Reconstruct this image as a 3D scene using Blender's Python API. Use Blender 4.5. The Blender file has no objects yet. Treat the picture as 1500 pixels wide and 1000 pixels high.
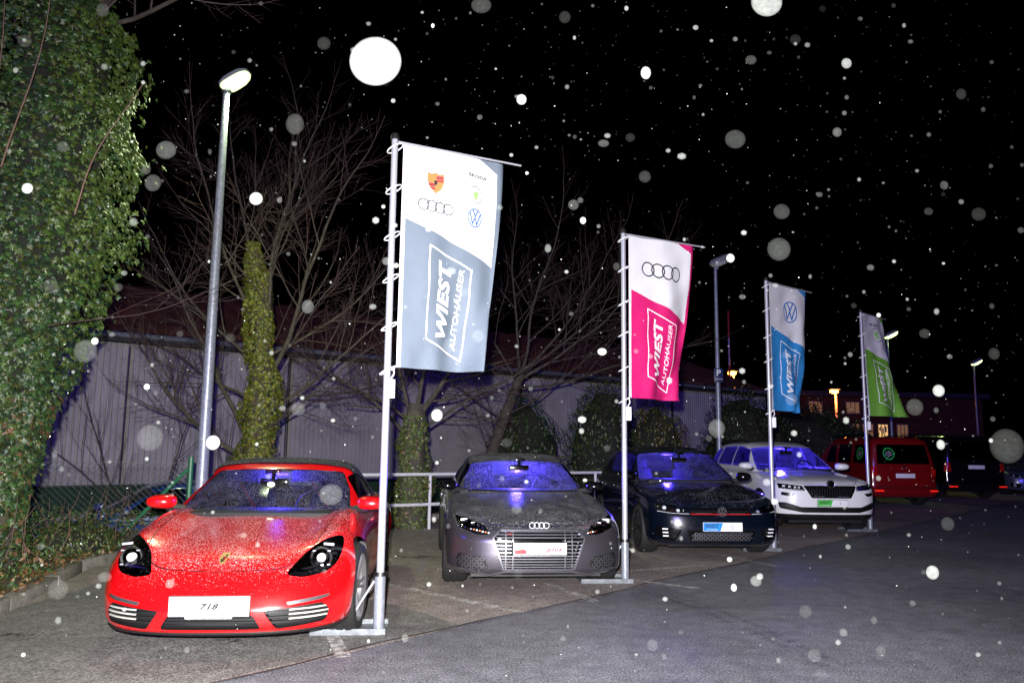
import bpy, bmesh, math, random
import numpy as np
from mathutils import Vector, Matrix, noise
from mathutils.bvhtree import BVHTree
random.seed(7); RS = np.random.RandomState(7)
scene = bpy.context.scene
COL = scene.collection
R = math.radians

# ------------------------------------------------------------------ camera
EYE = 1.43
PITCH, ROLL, FPX = 0.1323, 0.013, 1150.0
cam = bpy.data.cameras.new("camera"); cam_o = bpy.data.objects.new("camera", cam); COL.objects.link(cam_o)
cam.sensor_width = 36; cam.lens = 36 * FPX / 1500; cam.clip_end = 800; cam.clip_start = .05
_f = Vector((0, math.cos(PITCH), math.sin(PITCH))); _u = Vector((0, -math.sin(PITCH), math.cos(PITCH))); _r = Vector((1, 0, 0))
_r2 = _r * math.cos(ROLL) + _u * math.sin(ROLL); _u2 = _u * math.cos(ROLL) - _r * math.sin(ROLL)
_m = Matrix((_r2, _u2, -_f)).transposed().to_4x4(); _m.translation = (0, 0, EYE)
cam_o.matrix_world = _m
scene.camera = cam_o

# ------------------------------------------------------------------ night sky
world = bpy.data.worlds.new("World"); scene.world = world; world.use_nodes = True
wn = world.node_tree; wn.nodes.clear()
sky = wn.nodes.new('ShaderNodeTexSky'); sky.sky_type = 'NISHITA'; sky.sun_disc = False
sky.sun_elevation = R(-9); sky.sun_rotation = R(200)
bg = wn.nodes.new('ShaderNodeBackground'); bg.inputs[1].default_value = .05
wo = wn.nodes.new('ShaderNodeOutputWorld')
wn.links.new(sky.outputs[0], bg.inputs[0]); wn.links.new(bg.outputs[0], wo.inputs[0])
# faint violet-blue stage light of the event, from behind the photographer
sl = bpy.data.lights.new("stage_light", 'SUN'); sl.energy = .58; sl.angle = R(14); sl.color = (.16, .10, 1.0)
slo = bpy.data.objects.new("stage_light", sl); COL.objects.link(slo)
slo.rotation_euler = (R(78), 0, R(-14))
# the photographer's flash
fl = bpy.data.lights.new("camera_flash", 'SPOT'); fl.energy = 7800; fl.shadow_soft_size = .035; fl.color = (1, .965, .95)
fl.spot_size = R(128); fl.spot_blend = 1.
flo = bpy.data.objects.new("camera_flash", fl); COL.objects.link(flo)
flo.location = (-.10, -.04, EYE + .17); flo.rotation_euler = (R(75), 0, R(3))
scene.view_settings.view_transform = 'Standard'; scene.view_settings.look = 'None'
scene.view_settings.exposure = 0; scene.view_settings.gamma = 1; scene.view_settings.use_curve_mapping = False
scene.cycles.transparent_max_bounces = 24
scene.cycles.max_bounces = 6; scene.cycles.sample_clamp_indirect = 3

# ------------------------------------------------------------------ materials
MATS = {}
def mat(name, col, rough=.5, metal=0., coat=0., nz=None, bump=None, snow=0., emit=None, es=1., spec=None, attr=None, trans=None, snow_scale=110, flat_snow=None):
    if name in MATS: return MATS[name]
    m = bpy.data.materials.new(name); MATS[name] = m; m.use_nodes = True
    t = m.node_tree; n = t.nodes; L = t.links; p = n['Principled BSDF']; out = n['Material Output']
    p.inputs['Base Color'].default_value = (*col, 1); p.inputs['Roughness'].default_value = rough
    p.inputs['Metallic'].default_value = metal; p.inputs['Coat Weight'].default_value = coat
    p.inputs['Coat Roughness'].default_value = .06
    if spec is not None: p.inputs['Specular IOR Level'].default_value = spec
    tc = n.new('ShaderNodeTexCoord')
    if attr:
        at = n.new('ShaderNodeAttribute'); at.attribute_name = attr
        L.new(at.outputs['Color'], p.inputs['Base Color'])
    if nz:
        no = n.new('ShaderNodeTexNoise'); no.inputs['Scale'].default_value = nz[0]; no.inputs['Detail'].default_value = 6
        L.new(tc.outputs['Object'], no.inputs['Vector'])
        mr = n.new('ShaderNodeMapRange'); mr.inputs['From Min'].default_value = .3; mr.inputs['From Max'].default_value = .7
        mr.inputs['To Min'].default_value = 1 - nz[1]; mr.inputs['To Max'].default_value = 1 + nz[1]
        L.new(no.outputs['Fac'], mr.inputs['Value'])
        mx = n.new('ShaderNodeVectorMath'); mx.operation = 'SCALE'; mx.inputs[0].default_value = col
        if attr: L.new(at.outputs['Color'], mx.inputs[0])
        L.new(mr.outputs[0], mx.inputs['Scale']); L.new(mx.outputs[0], p.inputs['Base Color'])
    if bump:
        nb = n.new('ShaderNodeTexNoise'); nb.inputs['Scale'].default_value = bump[0]; nb.inputs['Detail'].default_value = 4
        L.new(tc.outputs['Object'], nb.inputs['Vector'])
        b = n.new('ShaderNodeBump'); b.inputs['Strength'].default_value = bump[1]; b.inputs['Distance'].default_value = .01
        L.new(nb.outputs['Fac'], b.inputs['Height']); L.new(b.outputs[0], p.inputs['Normal'])
    if emit:
        p.inputs['Emission Color'].default_value = (*emit, 1); p.inputs['Emission Strength'].default_value = es
    last = p.outputs[0]
    if trans:   # translucent cloth / leaf
        tr = n.new('ShaderNodeBsdfTranslucent'); tr.inputs[0].default_value = (*col, 1)
        mi = n.new('ShaderNodeMixShader'); mi.inputs[0].default_value = trans
        L.new(last, mi.inputs[1]); L.new(tr.outputs[0], mi.inputs[2]); last = mi.outputs[0]
    if snow:
        last = snow_layer(n, L, tc, last, snow, snow_scale, flat_snow)
    L.new(last, out.inputs[0])
    return m
def snow_layer(n, L, tc, last, snow, sc, flat=None, translucent=False, dens=1.):
    """wet snow grains lying on upward faces"""
    ns = n.new('ShaderNodeTexNoise'); ns.inputs['Scale'].default_value = sc; ns.inputs['Detail'].default_value = 3; ns.inputs['Roughness'].default_value = .75
    L.new(tc.outputs['Object'], ns.inputs['Vector'])
    n2 = n.new('ShaderNodeTexNoise'); n2.inputs['Scale'].default_value = 5; n2.inputs['Detail'].default_value = 3
    L.new(tc.outputs['Object'], n2.inputs['Vector'])
    g = n.new('ShaderNodeNewGeometry'); sx = n.new('ShaderNodeSeparateXYZ'); L.new(g.outputs['Normal'], sx.inputs[0])
    up = n.new('ShaderNodeMapRange'); up.inputs['From Min'].default_value = .34; up.inputs['From Max'].default_value = 1.0
    up.inputs['To Min'].default_value = 0.; up.inputs['To Max'].default_value = .142 * snow
    if flat is None: L.new(sx.outputs[2], up.inputs['Value'])
    else:
        up.inputs['Value'].default_value = .5; up.inputs['To Min'].default_value = flat; up.inputs['To Max'].default_value = flat
    a = n.new('ShaderNodeMath'); a.operation = 'ADD'; L.new(ns.outputs['Fac'], a.inputs[0]); L.new(up.outputs[0], a.inputs[1])
    c = n.new('ShaderNodeMath'); c.operation = 'MULTIPLY_ADD'; L.new(n2.outputs['Fac'], c.inputs[0]); c.inputs[1].default_value = .12; L.new(a.outputs[0], c.inputs[2])
    th = n.new('ShaderNodeMapRange'); th.inputs['From Min'].default_value = .765; th.inputs['From Max'].default_value = .81; th.inputs['To Max'].default_value = .6 * dens
    L.new(c.outputs[0], th.inputs['Value'])
    d = n.new('ShaderNodeBsdfDiffuse'); d.inputs[0].default_value = (.75, .78, .82, 1)
    src = d.outputs[0]
    if translucent:
        tl = n.new('ShaderNodeBsdfTranslucent'); tl.inputs[0].default_value = (.8, .82, .9, 1)
        m2 = n.new('ShaderNodeMixShader'); m2.inputs[0].default_value = .5; L.new(src, m2.inputs[1]); L.new(tl.outputs[0], m2.inputs[2]); src = m2.outputs[0]
    mi = n.new('ShaderNodeMixShader'); L.new(th.outputs[0], mi.inputs[0]); L.new(last, mi.inputs[1]); L.new(src, mi.inputs[2])
    return mi.outputs[0]
def glass(name, tint=(.7, .75, .78), snow=0., flat=.6, gloss=.09, frost=0., dens=1.):
    if name in MATS: return MATS[name]
    m = bpy.data.materials.new(name); MATS[name] = m; m.use_nodes = True
    t = m.node_tree; n = t.nodes; L = t.links; n.remove(n['Principled BSDF']); out = n['Material Output']
    tc = n.new('ShaderNodeTexCoord')
    tr = n.new('ShaderNodeBsdfTransparent'); tr.inputs[0].default_value = (*tint, 1)
    gl = n.new('ShaderNodeBsdfGlossy'); gl.inputs['Roughness'].default_value = .04
    fr = n.new('ShaderNodeFresnel'); fr.inputs[0].default_value = 1.5
    mi = n.new('ShaderNodeMixShader'); L.new(fr.outputs[0], mi.inputs[0]); L.new(tr.outputs[0], mi.inputs[1]); L.new(gl.outputs[0], mi.inputs[2])
    last = mi.outputs[0]
    if frost:
        d = n.new('ShaderNodeBsdfDiffuse'); d.inputs[0].default_value = (.7, .72, .8, 1)
        tl = n.new('ShaderNodeBsdfTranslucent'); tl.inputs[0].default_value = (.8, .82, .9, 1)
        m2 = n.new('ShaderNodeMixShader'); m2.inputs[0].default_value = .6; L.new(d.outputs[0], m2.inputs[1]); L.new(tl.outputs[0], m2.inputs[2])
        m3 = n.new('ShaderNodeMixShader'); m3.inputs[0].default_value = frost; L.new(last, m3.inputs[1]); L.new(m2.outputs[0], m3.inputs[2]); last = m3.outputs[0]
    if snow: last = snow_layer(n, L, tc, last, snow, 120, flat, True, dens)
    L.new(last, out.inputs[0]); return m

# ------------------------------------------------------------------ object helpers
def tag(o, label=None, cat=None, group=None, kind=None):
    if label: o['label'] = label
    if cat: o['category'] = cat
    if group: o['group'] = group
    if kind: o['kind'] = kind
    return o
def empty(name, loc, rz=0.):
    o = bpy.data.objects.new(name, None); COL.objects.link(o); o.location = loc; o.rotation_euler = (0, 0, rz); o.empty_display_size = .2
    return o
def sharpen(bm, deg=35):
    lim = R(deg); bm.normal_update()
    for f in bm.faces: f.smooth = True
    for e in bm.edges:
        if len(e.link_faces) == 2 and e.calc_face_angle(0) > lim: e.smooth = False
def obj(name, bm, m, parent=None, smooth=True, loc=None):
    if smooth: sharpen(bm)
    me = bpy.data.meshes.new(name); bm.to_mesh(me); bm.free()
    if m: me.materials.append(m)
    o = bpy.data.objects.new(name, me); COL.objects.link(o)
    if parent is not None: o.parent = parent
    if loc is not None: o.location = loc
    return o
def inst(name, me, parent=None, loc=None, rot=None, scale=None):
    o = bpy.data.objects.new(name, me); COL.objects.link(o)
    if parent is not None: o.parent = parent
    if loc is not None: o.location = loc
    if rot is not None: o.rotation_euler = rot
    if scale is not None: o.scale = scale
    return o
def npmesh(name, V, F, m, parent=None, colors=None, smooth=False):
    """V (n,3) array, F (k,3|4) array"""
    me = bpy.data.meshes.new(name); V = np.asarray(V, dtype=np.float32); F = np.asarray(F, dtype=np.int32); k = F.shape[1]
    me.vertices.add(len(V)); me.vertices.foreach_set('co', V.ravel())
    me.loops.add(F.size); me.loops.foreach_set('vertex_index', F.ravel())
    me.polygons.add(len(F)); me.polygons.foreach_set('loop_start', np.arange(0, F.size, k, dtype=np.int32))
    if smooth: me.polygons.foreach_set('use_smooth', np.ones(len(F), dtype=bool))
    me.update(calc_edges=True)
    if colors is not None:
        ca = me.color_attributes.new('tone', 'FLOAT_COLOR', 'POINT'); c4 = np.ones((len(V), 4), dtype=np.float32); c4[:, :3] = colors
        ca.data.foreach_set('color', c4.ravel())
    if m: me.materials.append(m)
    o = bpy.data.objects.new(name, me); COL.objects.link(o)
    if parent is not None: o.parent = parent
    return o
def box(bm, c, s, rot=None, bev=0.):
    r = bmesh.ops.create_cube(bm, size=1); vs = r['verts']
    bmesh.ops.scale(bm, vec=s, verts=vs)
    if bev:
        es = list({e for v in vs for e in v.link_edges})
        rb = bmesh.ops.bevel(bm, geom=es, offset=bev, segments=2, affect='EDGES', profile=.6)
        vs = list({v for f in rb['faces'] for v in f.verts} | {v for v in vs if v.is_valid})
    if rot is not None: bmesh.ops.rotate(bm, matrix=rot, verts=vs, cent=(0, 0, 0))
    bmesh.ops.translate(bm, vec=c, verts=vs)
    return vs
def B(c, s, rot=None, bev=0.):
    bm = bmesh.new(); box(bm, c, s, rot, bev); return bm
def tube(bm, pts, rad, seg=8, cap=True):
    """swept tube through pts; rad float or list"""
    pts = [Vector(p) for p in pts]; n = len(pts)
    if not hasattr(rad, '__len__'): rad = [rad] * n
    t0 = (pts[1] - pts[0]).normalized(); a = Vector((0, 0, 1)) if abs(t0.z) < .9 else Vector((1, 0, 0))
    u = t0.cross(a).normalized(); rings = []
    for i, p in enumerate(pts):
        t = (pts[min(i + 1, n - 1)] - pts[max(i - 1, 0)]).normalized()
        u = (u - t * u.dot(t)).normalized(); v = t.cross(u)
        rings.append([bm.verts.new(p + (u * math.cos(2 * math.pi * k / seg) + v * math.sin(2 * math.pi * k / seg)) * rad[i]) for k in range(seg)])
    for i in range(n - 1):
        for k in range(seg):
            bm.faces.new((rings[i][k], rings[i][(k + 1) % seg], rings[i + 1][(k + 1) % seg], rings[i + 1][k]))
    if cap:
        bm.faces.new(rings[0][::-1]); bm.faces.new(rings[-1])
def T(pts, rad, seg=8, cap=True):
    bm = bmesh.new(); tube(bm, pts, rad, seg, cap); return bm
def lathe(bm, prof, axis='z', seg=24, c=(0, 0, 0)):
    """prof: (radius, height) list"""
    rings = []
    for r_, h in prof:
        ring = []
        for k in range(seg):
            a = 2 * math.pi * k / seg; p = (r_ * math.cos(a), r_ * math.sin(a), h)
            if axis == 'x': p = (p[2], p[0], p[1])
            if axis == 'y': p = (p[0], p[2], p[1])
            ring.append(bm.verts.new(Vector(p) + Vector(c)))
        rings.append(ring)
    for i in range(len(rings) - 1):
        for k in range(seg):
            bm.faces.new((rings[i][k], rings[i][(k + 1) % seg], rings[i + 1][(k + 1) % seg], rings[i + 1][k]))
    bmesh.ops.recalc_face_normals(bm, faces=bm.faces)
def LA(prof, axis='z', seg=24, c=(0, 0, 0)):
    bm = bmesh.new(); lathe(bm, prof, axis, seg, c); return bm
class PC:
    """monotone cubic through points"""
    def __init__(s, pts):
        pts = sorted(pts); s.x = np.array([p[0] for p in pts], float); s.y = np.array([p[1] for p in pts], float)
        h = np.diff(s.x); d = np.diff(s.y) / h; m = np.zeros(len(s.x)); m[0] = d[0]; m[-1] = d[-1]
        for i in range(1, len(d)):
            m[i] = 0 if d[i - 1] * d[i] <= 0 else 2 * d[i - 1] * d[i] / (d[i - 1] + d[i])
        s.m = m
    def __call__(s, v):
        v = min(max(v, s.x[0]), s.x[-1]); i = min(max(int(np.searchsorted(s.x, v)) - 1, 0), len(s.x) - 2)
        h = s.x[i + 1] - s.x[i]; t = (v - s.x[i]) / h
        return float((2 * t**3 - 3 * t**2 + 1) * s.y[i] + (t**3 - 2 * t**2 + t) * h * s.m[i] + (-2 * t**3 + 3 * t**2) * s.y[i + 1] + (t**3 - t**2) * h * s.m[i + 1])

# ------------------------------------------------------------------ text and marks as flat meshes
def text_bm(s, size=1., shear=0., bold=0., align='CENTER', spacing=1.):
    cu = bpy.data.curves.new('lettering', 'FONT'); cu.body = s; cu.size = size; cu.shear = shear; cu.offset = bold
    cu.align_x = align; cu.align_y = 'CENTER'; cu.space_character = spacing + (bold * 2.2); cu.resolution_u = 3
    o = bpy.data.objects.new('lettering', cu); me = bpy.data.meshes.new_from_object(o)
    bm = bmesh.new(); bm.from_mesh(me); bpy.data.objects.remove(o); bpy.data.curves.remove(cu); bpy.data.meshes.remove(me)
    return bm
def text_fit(s, w, h, **k):
    bm = text_bm(s, **k); xs = [v.co.x for v in bm.verts]; ys = [v.co.y for v in bm.verts]
    cx, cy = (min(xs) + max(xs)) / 2, (min(ys) + max(ys)) / 2; sx = w / (max(xs) - min(xs)); sy = h / (max(ys) - min(ys))
    for v in bm.verts: v.co = Vector(((v.co.x - cx) * sx, (v.co.y - cy) * sy, 0))
    return bm
def ring2(bm, cx, cy, r0, r1, seg=36, ax=1., a0=0., a1=2 * math.pi):
    full = abs(a1 - a0 - 2 * math.pi) < 1e-6; n = seg + (0 if full else 1)
    A = [a0 + (a1 - a0) * k / seg for k in range(n)]
    i = [bm.verts.new((cx + r0 * ax * math.cos(a), cy + r0 * math.sin(a), 0)) for a in A]
    o = [bm.verts.new((cx + r1 * ax * math.cos(a), cy + r1 * math.sin(a), 0)) for a in A]
    for k in range(seg):
        l = (k + 1) % n; bm.faces.new((i[k], o[k], o[l], i[l]))
def poly2(bm, pts):
    try: f = bm.faces.new([bm.verts.new((p[0], p[1], 0)) for p in pts]); return f
    except ValueError: pass
def stroke2(bm, pts, w):
    for a, b in zip(pts[:-1], pts[1:]):
        a = Vector(a); b = Vector(b); d = (b - a).normalized(); nrm = Vector((-d.y, d.x)) * w / 2; e = d * w * .35
        poly2(bm, [a - e + nrm, a - e - nrm, b + e - nrm, b + e + nrm])
def rings_mark(w=1.):
    bm = bmesh.new(); r = w / 6.6 * 1.1; dx = r * 1.5
    for k in range(4): ring2(bm, (k - 1.5) * dx, 0, r * .82, r, 32)
    return bm
def vw_mark(r=1.):
    bm = bmesh.new(); ring2(bm, 0, 0, r * .88, r, 36); w = r * .15
    stroke2(bm, [(-.33 * r, .82 * r), (0, .12 * r), (.33 * r, .82 * r)], w)
    stroke2(bm, [(-.72 * r, .5 * r), (-.33 * r, -.66 * r), (0, .02 * r), (.33 * r, -.66 * r), (.72 * r, .5 * r)], w)
    return bm
def arrow_mark(r=1.):
    bm = bmesh.new()
    for k, (a, l) in enumerate([(150, .55), (128, .72), (106, .8)]):
        c = Vector((.12 * r, -.18 * r)); d = Vector((math.cos(R(a)), math.sin(R(a)))); q = Vector((-d.y, d.x)) * .10 * r
        poly2(bm, [c, c + d * l * r * .55 + q, c + d * l * r, c + d * l * r * .6 - q])
    poly2(bm, [(.0 * r, -.3 * r), (.16 * r, .45 * r), (.34 * r, .5 * r), (.38 * r, .3 * r), (.3 * r, -.28 * r)])
    poly2(bm, [(-.45 * r, -.42 * r), (.5 * r, -.5 * r), (.42 * r, -.62 * r), (-.4 * r, -.52 * r)])
    poly2(bm, [(-.1 * r, -.2 * r), (.3 * r, -.25 * r), (.3 * r, -.42 * r), (-.05 * r, -.42 * r)])
    return bm
def merge(dst, src, M=None):
    """append bmesh src to dst"""
    me = bpy.data.meshes.new('tmp'); src.to_mesh(me)
    if M is not None: me.transform(M)
    dst.from_mesh(me); bpy.data.meshes.remove(me); src.free()
def mv(bm, M):
    bmesh.ops.transform(bm, matrix=M, verts=bm.verts); return bm
def gridcut(bm, step, xr, yr):
    for ax, (a, b) in ((0, xr), (1, yr)):
        t = a + step
        while t < b:
            co = [0, 0, 0]; co[ax] = t; no = [0, 0, 0]; no[ax] = 1
            bmesh.ops.bisect_plane(bm, geom=bm.verts[:] + bm.edges[:] + bm.faces[:], plane_co=co, plane_no=no, dist=1e-6); t += step
def thicken(bm, d):
    """extrude everything by vector d (flat mark -> thin plate)"""
    r = bmesh.ops.extrude_face_region(bm, geom=bm.faces[:]); vs = [v for v in r['geom'] if isinstance(v, bmesh.types.BMVert)]
    bmesh.ops.translate(bm, vec=d, verts=vs); return bm
# ------------------------------------------------------------------ car body toolkit (car nose points to local -Y, front axle at y=0)
def tub(bm, rows, Zt, zb, cf=.55, nf=2.6, cr=.4, nr=3., wm=None, flare=None, NL=26, NF=22, NS=44, NR=14, TD=22, cfr=None, crr=None):
    r_ = [q[0] for q in rows]; yf = PC([(q[0], q[1]) for q in rows]); W = PC([(q[0], q[2]) for q in rows]); yr = PC([(q[0], q[3]) for q in rows])
    K = NF + NS + NR; rings = []
    for i in range(NL + 1):
        r = (i / NL) ** .85; a, b, w = yf(r), yr(r), W(r); pr = []
        c1 = cfr(r) if cfr else cf; c2 = crr(r) if crr else cr
        for k in range(K + 1):
            if k <= NF: t = k / NF * math.pi / 2; x = w * math.sin(t) ** (2 / nf); y = a + c1 * (1 - max(math.cos(t), 0) ** (2 / nf))
            elif k < NF + NS: s = (k - NF) / NS; x = w; y = (a + c1) + (b - c2 - a - c1) * s
            else: t = (K - k) / NR * math.pi / 2; x = w * math.sin(t) ** (2 / nr); y = b - c2 * (1 - max(math.cos(t), 0) ** (2 / nr))
            z0 = zb + (Zt(x, y) - zb) * r
            if wm: x *= wm(y)
            if flare: x += flare(y, z0) * min(1, x / (w * .9 + 1e-6)) ** 6
            pr.append((x, y, zb + (Zt(x, y) - zb) * r))
        ring = {}
        for k, (x, y, z) in enumerate(pr):
            v = bm.verts.new((x if 0 < k < K else 0, y, z)); ring[(k, 1)] = v
            ring[(k, -1)] = v if k in (0, K) else bm.verts.new((-x, y, z))
        rings.append(ring)
    for i in range(NL):
        for k in range(K):
            for s in (1, -1):
                q = [rings[i][(k, s)], rings[i][(k + 1, s)], rings[i + 1][(k + 1, s)], rings[i + 1][(k, s)]]
                bm.faces.new(q if s == 1 else q[::-1])
    top = rings[-1]; prev = None
    for k in range(K + 1):
        vR, vL = top[(k, 1)], top[(k, -1)]
        if k in (0, K): row = [vR]
        else:
            row = [vR]
            for j in range(1, TD):
                x = vR.co.x * (1 - 2 * j / TD); row.append(bm.verts.new((x, vR.co.y, Zt(x, vR.co.y))))
            row.append(vL)
        if prev:
            for j in range(TD):
                a = prev[j] if len(prev) > 1 else prev[0]; b = prev[j + 1] if len(prev) > 1 else prev[0]
                c = row[j + 1] if len(row) > 1 else row[0]; d = row[j] if len(row) > 1 else row[0]
                f = [a]
                if b is not a: f.append(b)
                if c is not b: f.append(c)
                if d is not c: f.append(d)
                if len(set(f)) >= 3: bm.faces.new(f[::-1])
        prev = row
    bmesh.ops.remove_doubles(bm, verts=bm.verts, dist=2e-4)
    bm.normal_update()
AX = {'y': (0, 2), 'x': (1, 2), 'z': (0, 1)}
def inpoly(p, poly):
    x, y = p; c = False; n = len(poly); j = n - 1
    for i in range(n):
        xi, yi = poly[i]; xj, yj = poly[j]
        if (yi > y) != (yj > y) and x < (xj - xi) * (y - yi) / (yj - yi) + xi: c = not c
        j = i
    return c
def rp(pts, r=.02, n=3):
    """round the corners of a polygon"""
    out = []; N = len(pts)
    for i in range(N):
        p = Vector(pts[i]); a = Vector(pts[i - 1]); b = Vector(pts[(i + 1) % N])
        ra = min(r, (a - p).length * .45); rb = min(r, (b - p).length * .45)
        A = p + (a - p).normalized() * ra; Bq = p + (b - p).normalized() * rb
        for k in range(n + 1):
            t = k / n; q = A * (1 - t) ** 2 + p * 2 * t * (1 - t) + Bq * t * t; out.append((q.x, q.y))
    return out
def flipx(poly): return [(-x, z) for x, z in poly][::-1]
def inset(poly, d):
    """shrink polygon by d (any orientation)"""
    n = len(poly); A = sum(poly[i][0] * poly[(i + 1) % n][1] - poly[(i + 1) % n][0] * poly[i][1] for i in range(n)); s = 1 if A > 0 else -1; out = []
    for i in range(n):
        p = Vector(poly[i]); a = Vector(poly[i - 1]); b = Vector(poly[(i + 1) % n])
        d1 = (p - a); d2 = (b - p)
        if d1.length < 1e-6 or d2.length < 1e-6: out.append(tuple(p)); continue
        d1.normalize(); d2.normalize(); n1 = Vector((-d1.y, d1.x)) * s; n2 = Vector((-d2.y, d2.x)) * s
        m = n1 + n2; 
        if m.length < .3: out.append(tuple(p)); continue
        m = m.normalized(); out.append(tuple(p + m * d / max(m.dot(n1), .4)))
    return out
def cut(bm, poly, ax, filt):
    i, j = AX[ax]; xs = [p[0] for p in poly]; ys = [p[1] for p in poly]; x0, x1, y0, y1 = min(xs), max(xs), min(ys), max(ys)
    def near(f):
        a = [v.co[i] for v in f.verts]; b = [v.co[j] for v in f.verts]
        return max(a) > x0 and min(a) < x1 and max(b) > y0 and min(b) < y1
    bm.normal_update()
    fs = [f for f in bm.faces if near(f) and filt(f)]
    n = len(poly)
    for k in range(n):
        if not fs: return []
        a = poly[k]; b = poly[(k + 1) % n]; dx, dy = b[0] - a[0], b[1] - a[1]
        if abs(dx) + abs(dy) < 1e-6: continue
        co = [0, 0, 0]; co[i] = a[0]; co[j] = a[1]; no = [0, 0, 0]; no[i] = dy; no[j] = -dx
        ex0, ex1 = min(a[0], b[0]) - .03, max(a[0], b[0]) + .03; ey0, ey1 = min(a[1], b[1]) - .03, max(a[1], b[1]) + .03
        sel = [f for f in fs if max(v.co[i] for v in f.verts) > ex0 and min(v.co[i] for v in f.verts) < ex1 and max(v.co[j] for v in f.verts) > ey0 and min(v.co[j] for v in f.verts) < ey1]
        if not sel: continue
        rest = set(fs) - set(sel)
        es = {e for f in sel for e in f.edges}; vs = {v for f in sel for v in f.verts}
        r = bmesh.ops.bisect_plane(bm, geom=list(sel) + list(es) + list(vs), dist=1e-5, plane_co=co, plane_no=no)
        fs = [g for g in r['geom'] if isinstance(g, bmesh.types.BMFace)] + [f for f in rest if f.is_valid]
        fs = list(dict.fromkeys(fs))
    out = []
    for f in fs:
        if f.is_valid:
            c = f.calc_center_median()
            if inpoly((c[i], c[j]), poly): out.append(f)
    return out
def extract(bm, faces):
    nb = bmesh.new(); mp = {}
    for f in faces:
        vs = []
        for v in f.verts:
            if v not in mp: mp[v] = nb.verts.new(v.co)
            vs.append(mp[v])
        try: nb.faces.new(vs)
        except ValueError: pass
    bmesh.ops.delete(bm, geom=faces, context='FACES')
    nb.normal_update(); return nb
def copybm(bm):
    return bm.copy()
def walls(bm, vec):
    """extrude the open border of bm along vec -> rim walls (added to bm)"""
    es = [e for e in bm.edges if e.is_boundary]
    r = bmesh.ops.extrude_edge_only(bm, edges=es); vs = [v for v in r['geom'] if isinstance(v, bmesh.types.BMVert)]
    bmesh.ops.translate(bm, vec=vec, verts=vs); return bm
def bowl(src, vec):
    """recess: walls from the border of src plus its copy pushed in by vec"""
    w = src.copy(); es = [e for e in w.edges if e.is_boundary]
    bmesh.ops.delete(w, geom=w.faces[:], context='FACES_ONLY')
    es = [e for e in w.edges if e.is_wire or e.is_boundary]
    b = src.copy(); be = [e for e in b.edges if e.is_boundary]
    r = bmesh.ops.extrude_edge_only(b, edges=be)
    moved = {v for v in r['geom'] if isinstance(v, bmesh.types.BMVert)}
    for v in b.verts:
        if v not in moved: v.co += Vector(vec)
    w.free(); return b
def push(bm, d):
    """move along vertex normals"""
    bm.normal_update()
    for v in bm.verts: v.co += v.normal * d
    return bm
def solid(bm, d):
    """give an open patch thickness d, inwards from its surface"""
    bm.normal_update(); nr = {v: v.normal.copy() for v in bm.verts}
    r = bmesh.ops.extrude_face_region(bm, geom=bm.faces[:]); new = [v for v in r['geom'] if isinstance(v, bmesh.types.BMVert)]
    for v in new: v.co += v.normal * 0
    old = [v for v in bm.verts if v in nr]
    newset = set(new)
    for v in bm.verts:
        if v in newset: pass
        elif v in nr: v.co -= nr[v] * d
    bmesh.ops.recalc_face_normals(bm, faces=bm.faces); return bm
def drape(bm, bvh, ax='y', org=-4., off=.004):
    """lay flat mark (x,y plane = lateral,height) onto the car surface seen along axis"""
    for v in bm.verts:
        a, b = v.co.x, v.co.y
        if ax == 'y': o, d = Vector((a, org, b)), Vector((0, 1 if org < 0 else -1, 0))
        elif ax == 'x': o, d = Vector((org, a, b)), Vector((-1 if org > 0 else 1, 0, 0))
        h = bvh.ray_cast(o, d)
        if h[0] is not None: v.co = h[0] - d * off
        else: v.co = o + d * 3.4
    return bm

class Car: pass
def gauss(v, c, s): return math.exp(-((v - c) / s) ** 2)
def make_car(S):
    """S: spec dict. Returns Car with root, body bmesh etc. Cuts are made by feature functions before finish()."""
    c = Car(); c.S = S; c.root = empty(S['name'], (0, 0, 0)); c.body = bmesh.new(); c.cab = bmesh.new(); c.lin = []
    tub(c.body, S['rows'], S['Zt'], S['zb'], cf=S.get('cf', .55), nf=S.get('nf', 2.6), cr=S.get('cr', .4), nr=S.get('nr', 3), wm=S.get('wm'), flare=S.get('flare'), cfr=S.get('cfr'))
    tub(c.cab, S['crows'], S['cZt'], S['czb'], cf=S.get('ccf', .35), nf=S.get('cnf', 2.3), cr=S.get('ccr', .4), nr=S.get('cnr', 2.6), NL=22, NF=18, NS=30, NR=12, TD=16, wm=S.get('cwm'))
    c.bvh = BVHTree.FromBMesh(c.body); c.cbvh = BVHTree.FromBMesh(c.cab)
    # cabin opening in the deck
    o = S['hole']; fs = cut(c.body, o, 'z', lambda f: f.normal.z > .4 and f.calc_center_median().z > S['zb'] + .4)
    bmesh.ops.delete(c.body, geom=fs, context='FACES')
    # wheel arches
    rw = S['rw'] + S.get('gap', .045)
    for yc in (0, S['wb']):
        poly = [(yc + rw * math.cos(a), S['rw'] + .0 + rw * math.sin(a)) for a in np.linspace(0, 2 * math.pi, 29)[:-1]]
        for s in (1, -1):
            fs = cut(c.body, poly, 'x', lambda f: f.calc_center_median().x * s > .45)
            bmesh.ops.delete(c.body, geom=fs, context='FACES')
    return c
F_FRONT = lambda f: f.normal.y < -.02 and f.calc_center_median().y < .9
F_REAR = lambda f: f.normal.y > .02 and f.calc_center_median().y > 1.5
def F_SIDE(s): return lambda f: f.calc_center_median().x * s > .3 and f.normal.x * s > .15
def take(c, which, poly, ax, filt):
    bm = c.body if which == 'body' else c.cab
    return extract(bm, cut(bm, poly, ax, filt))
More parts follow.
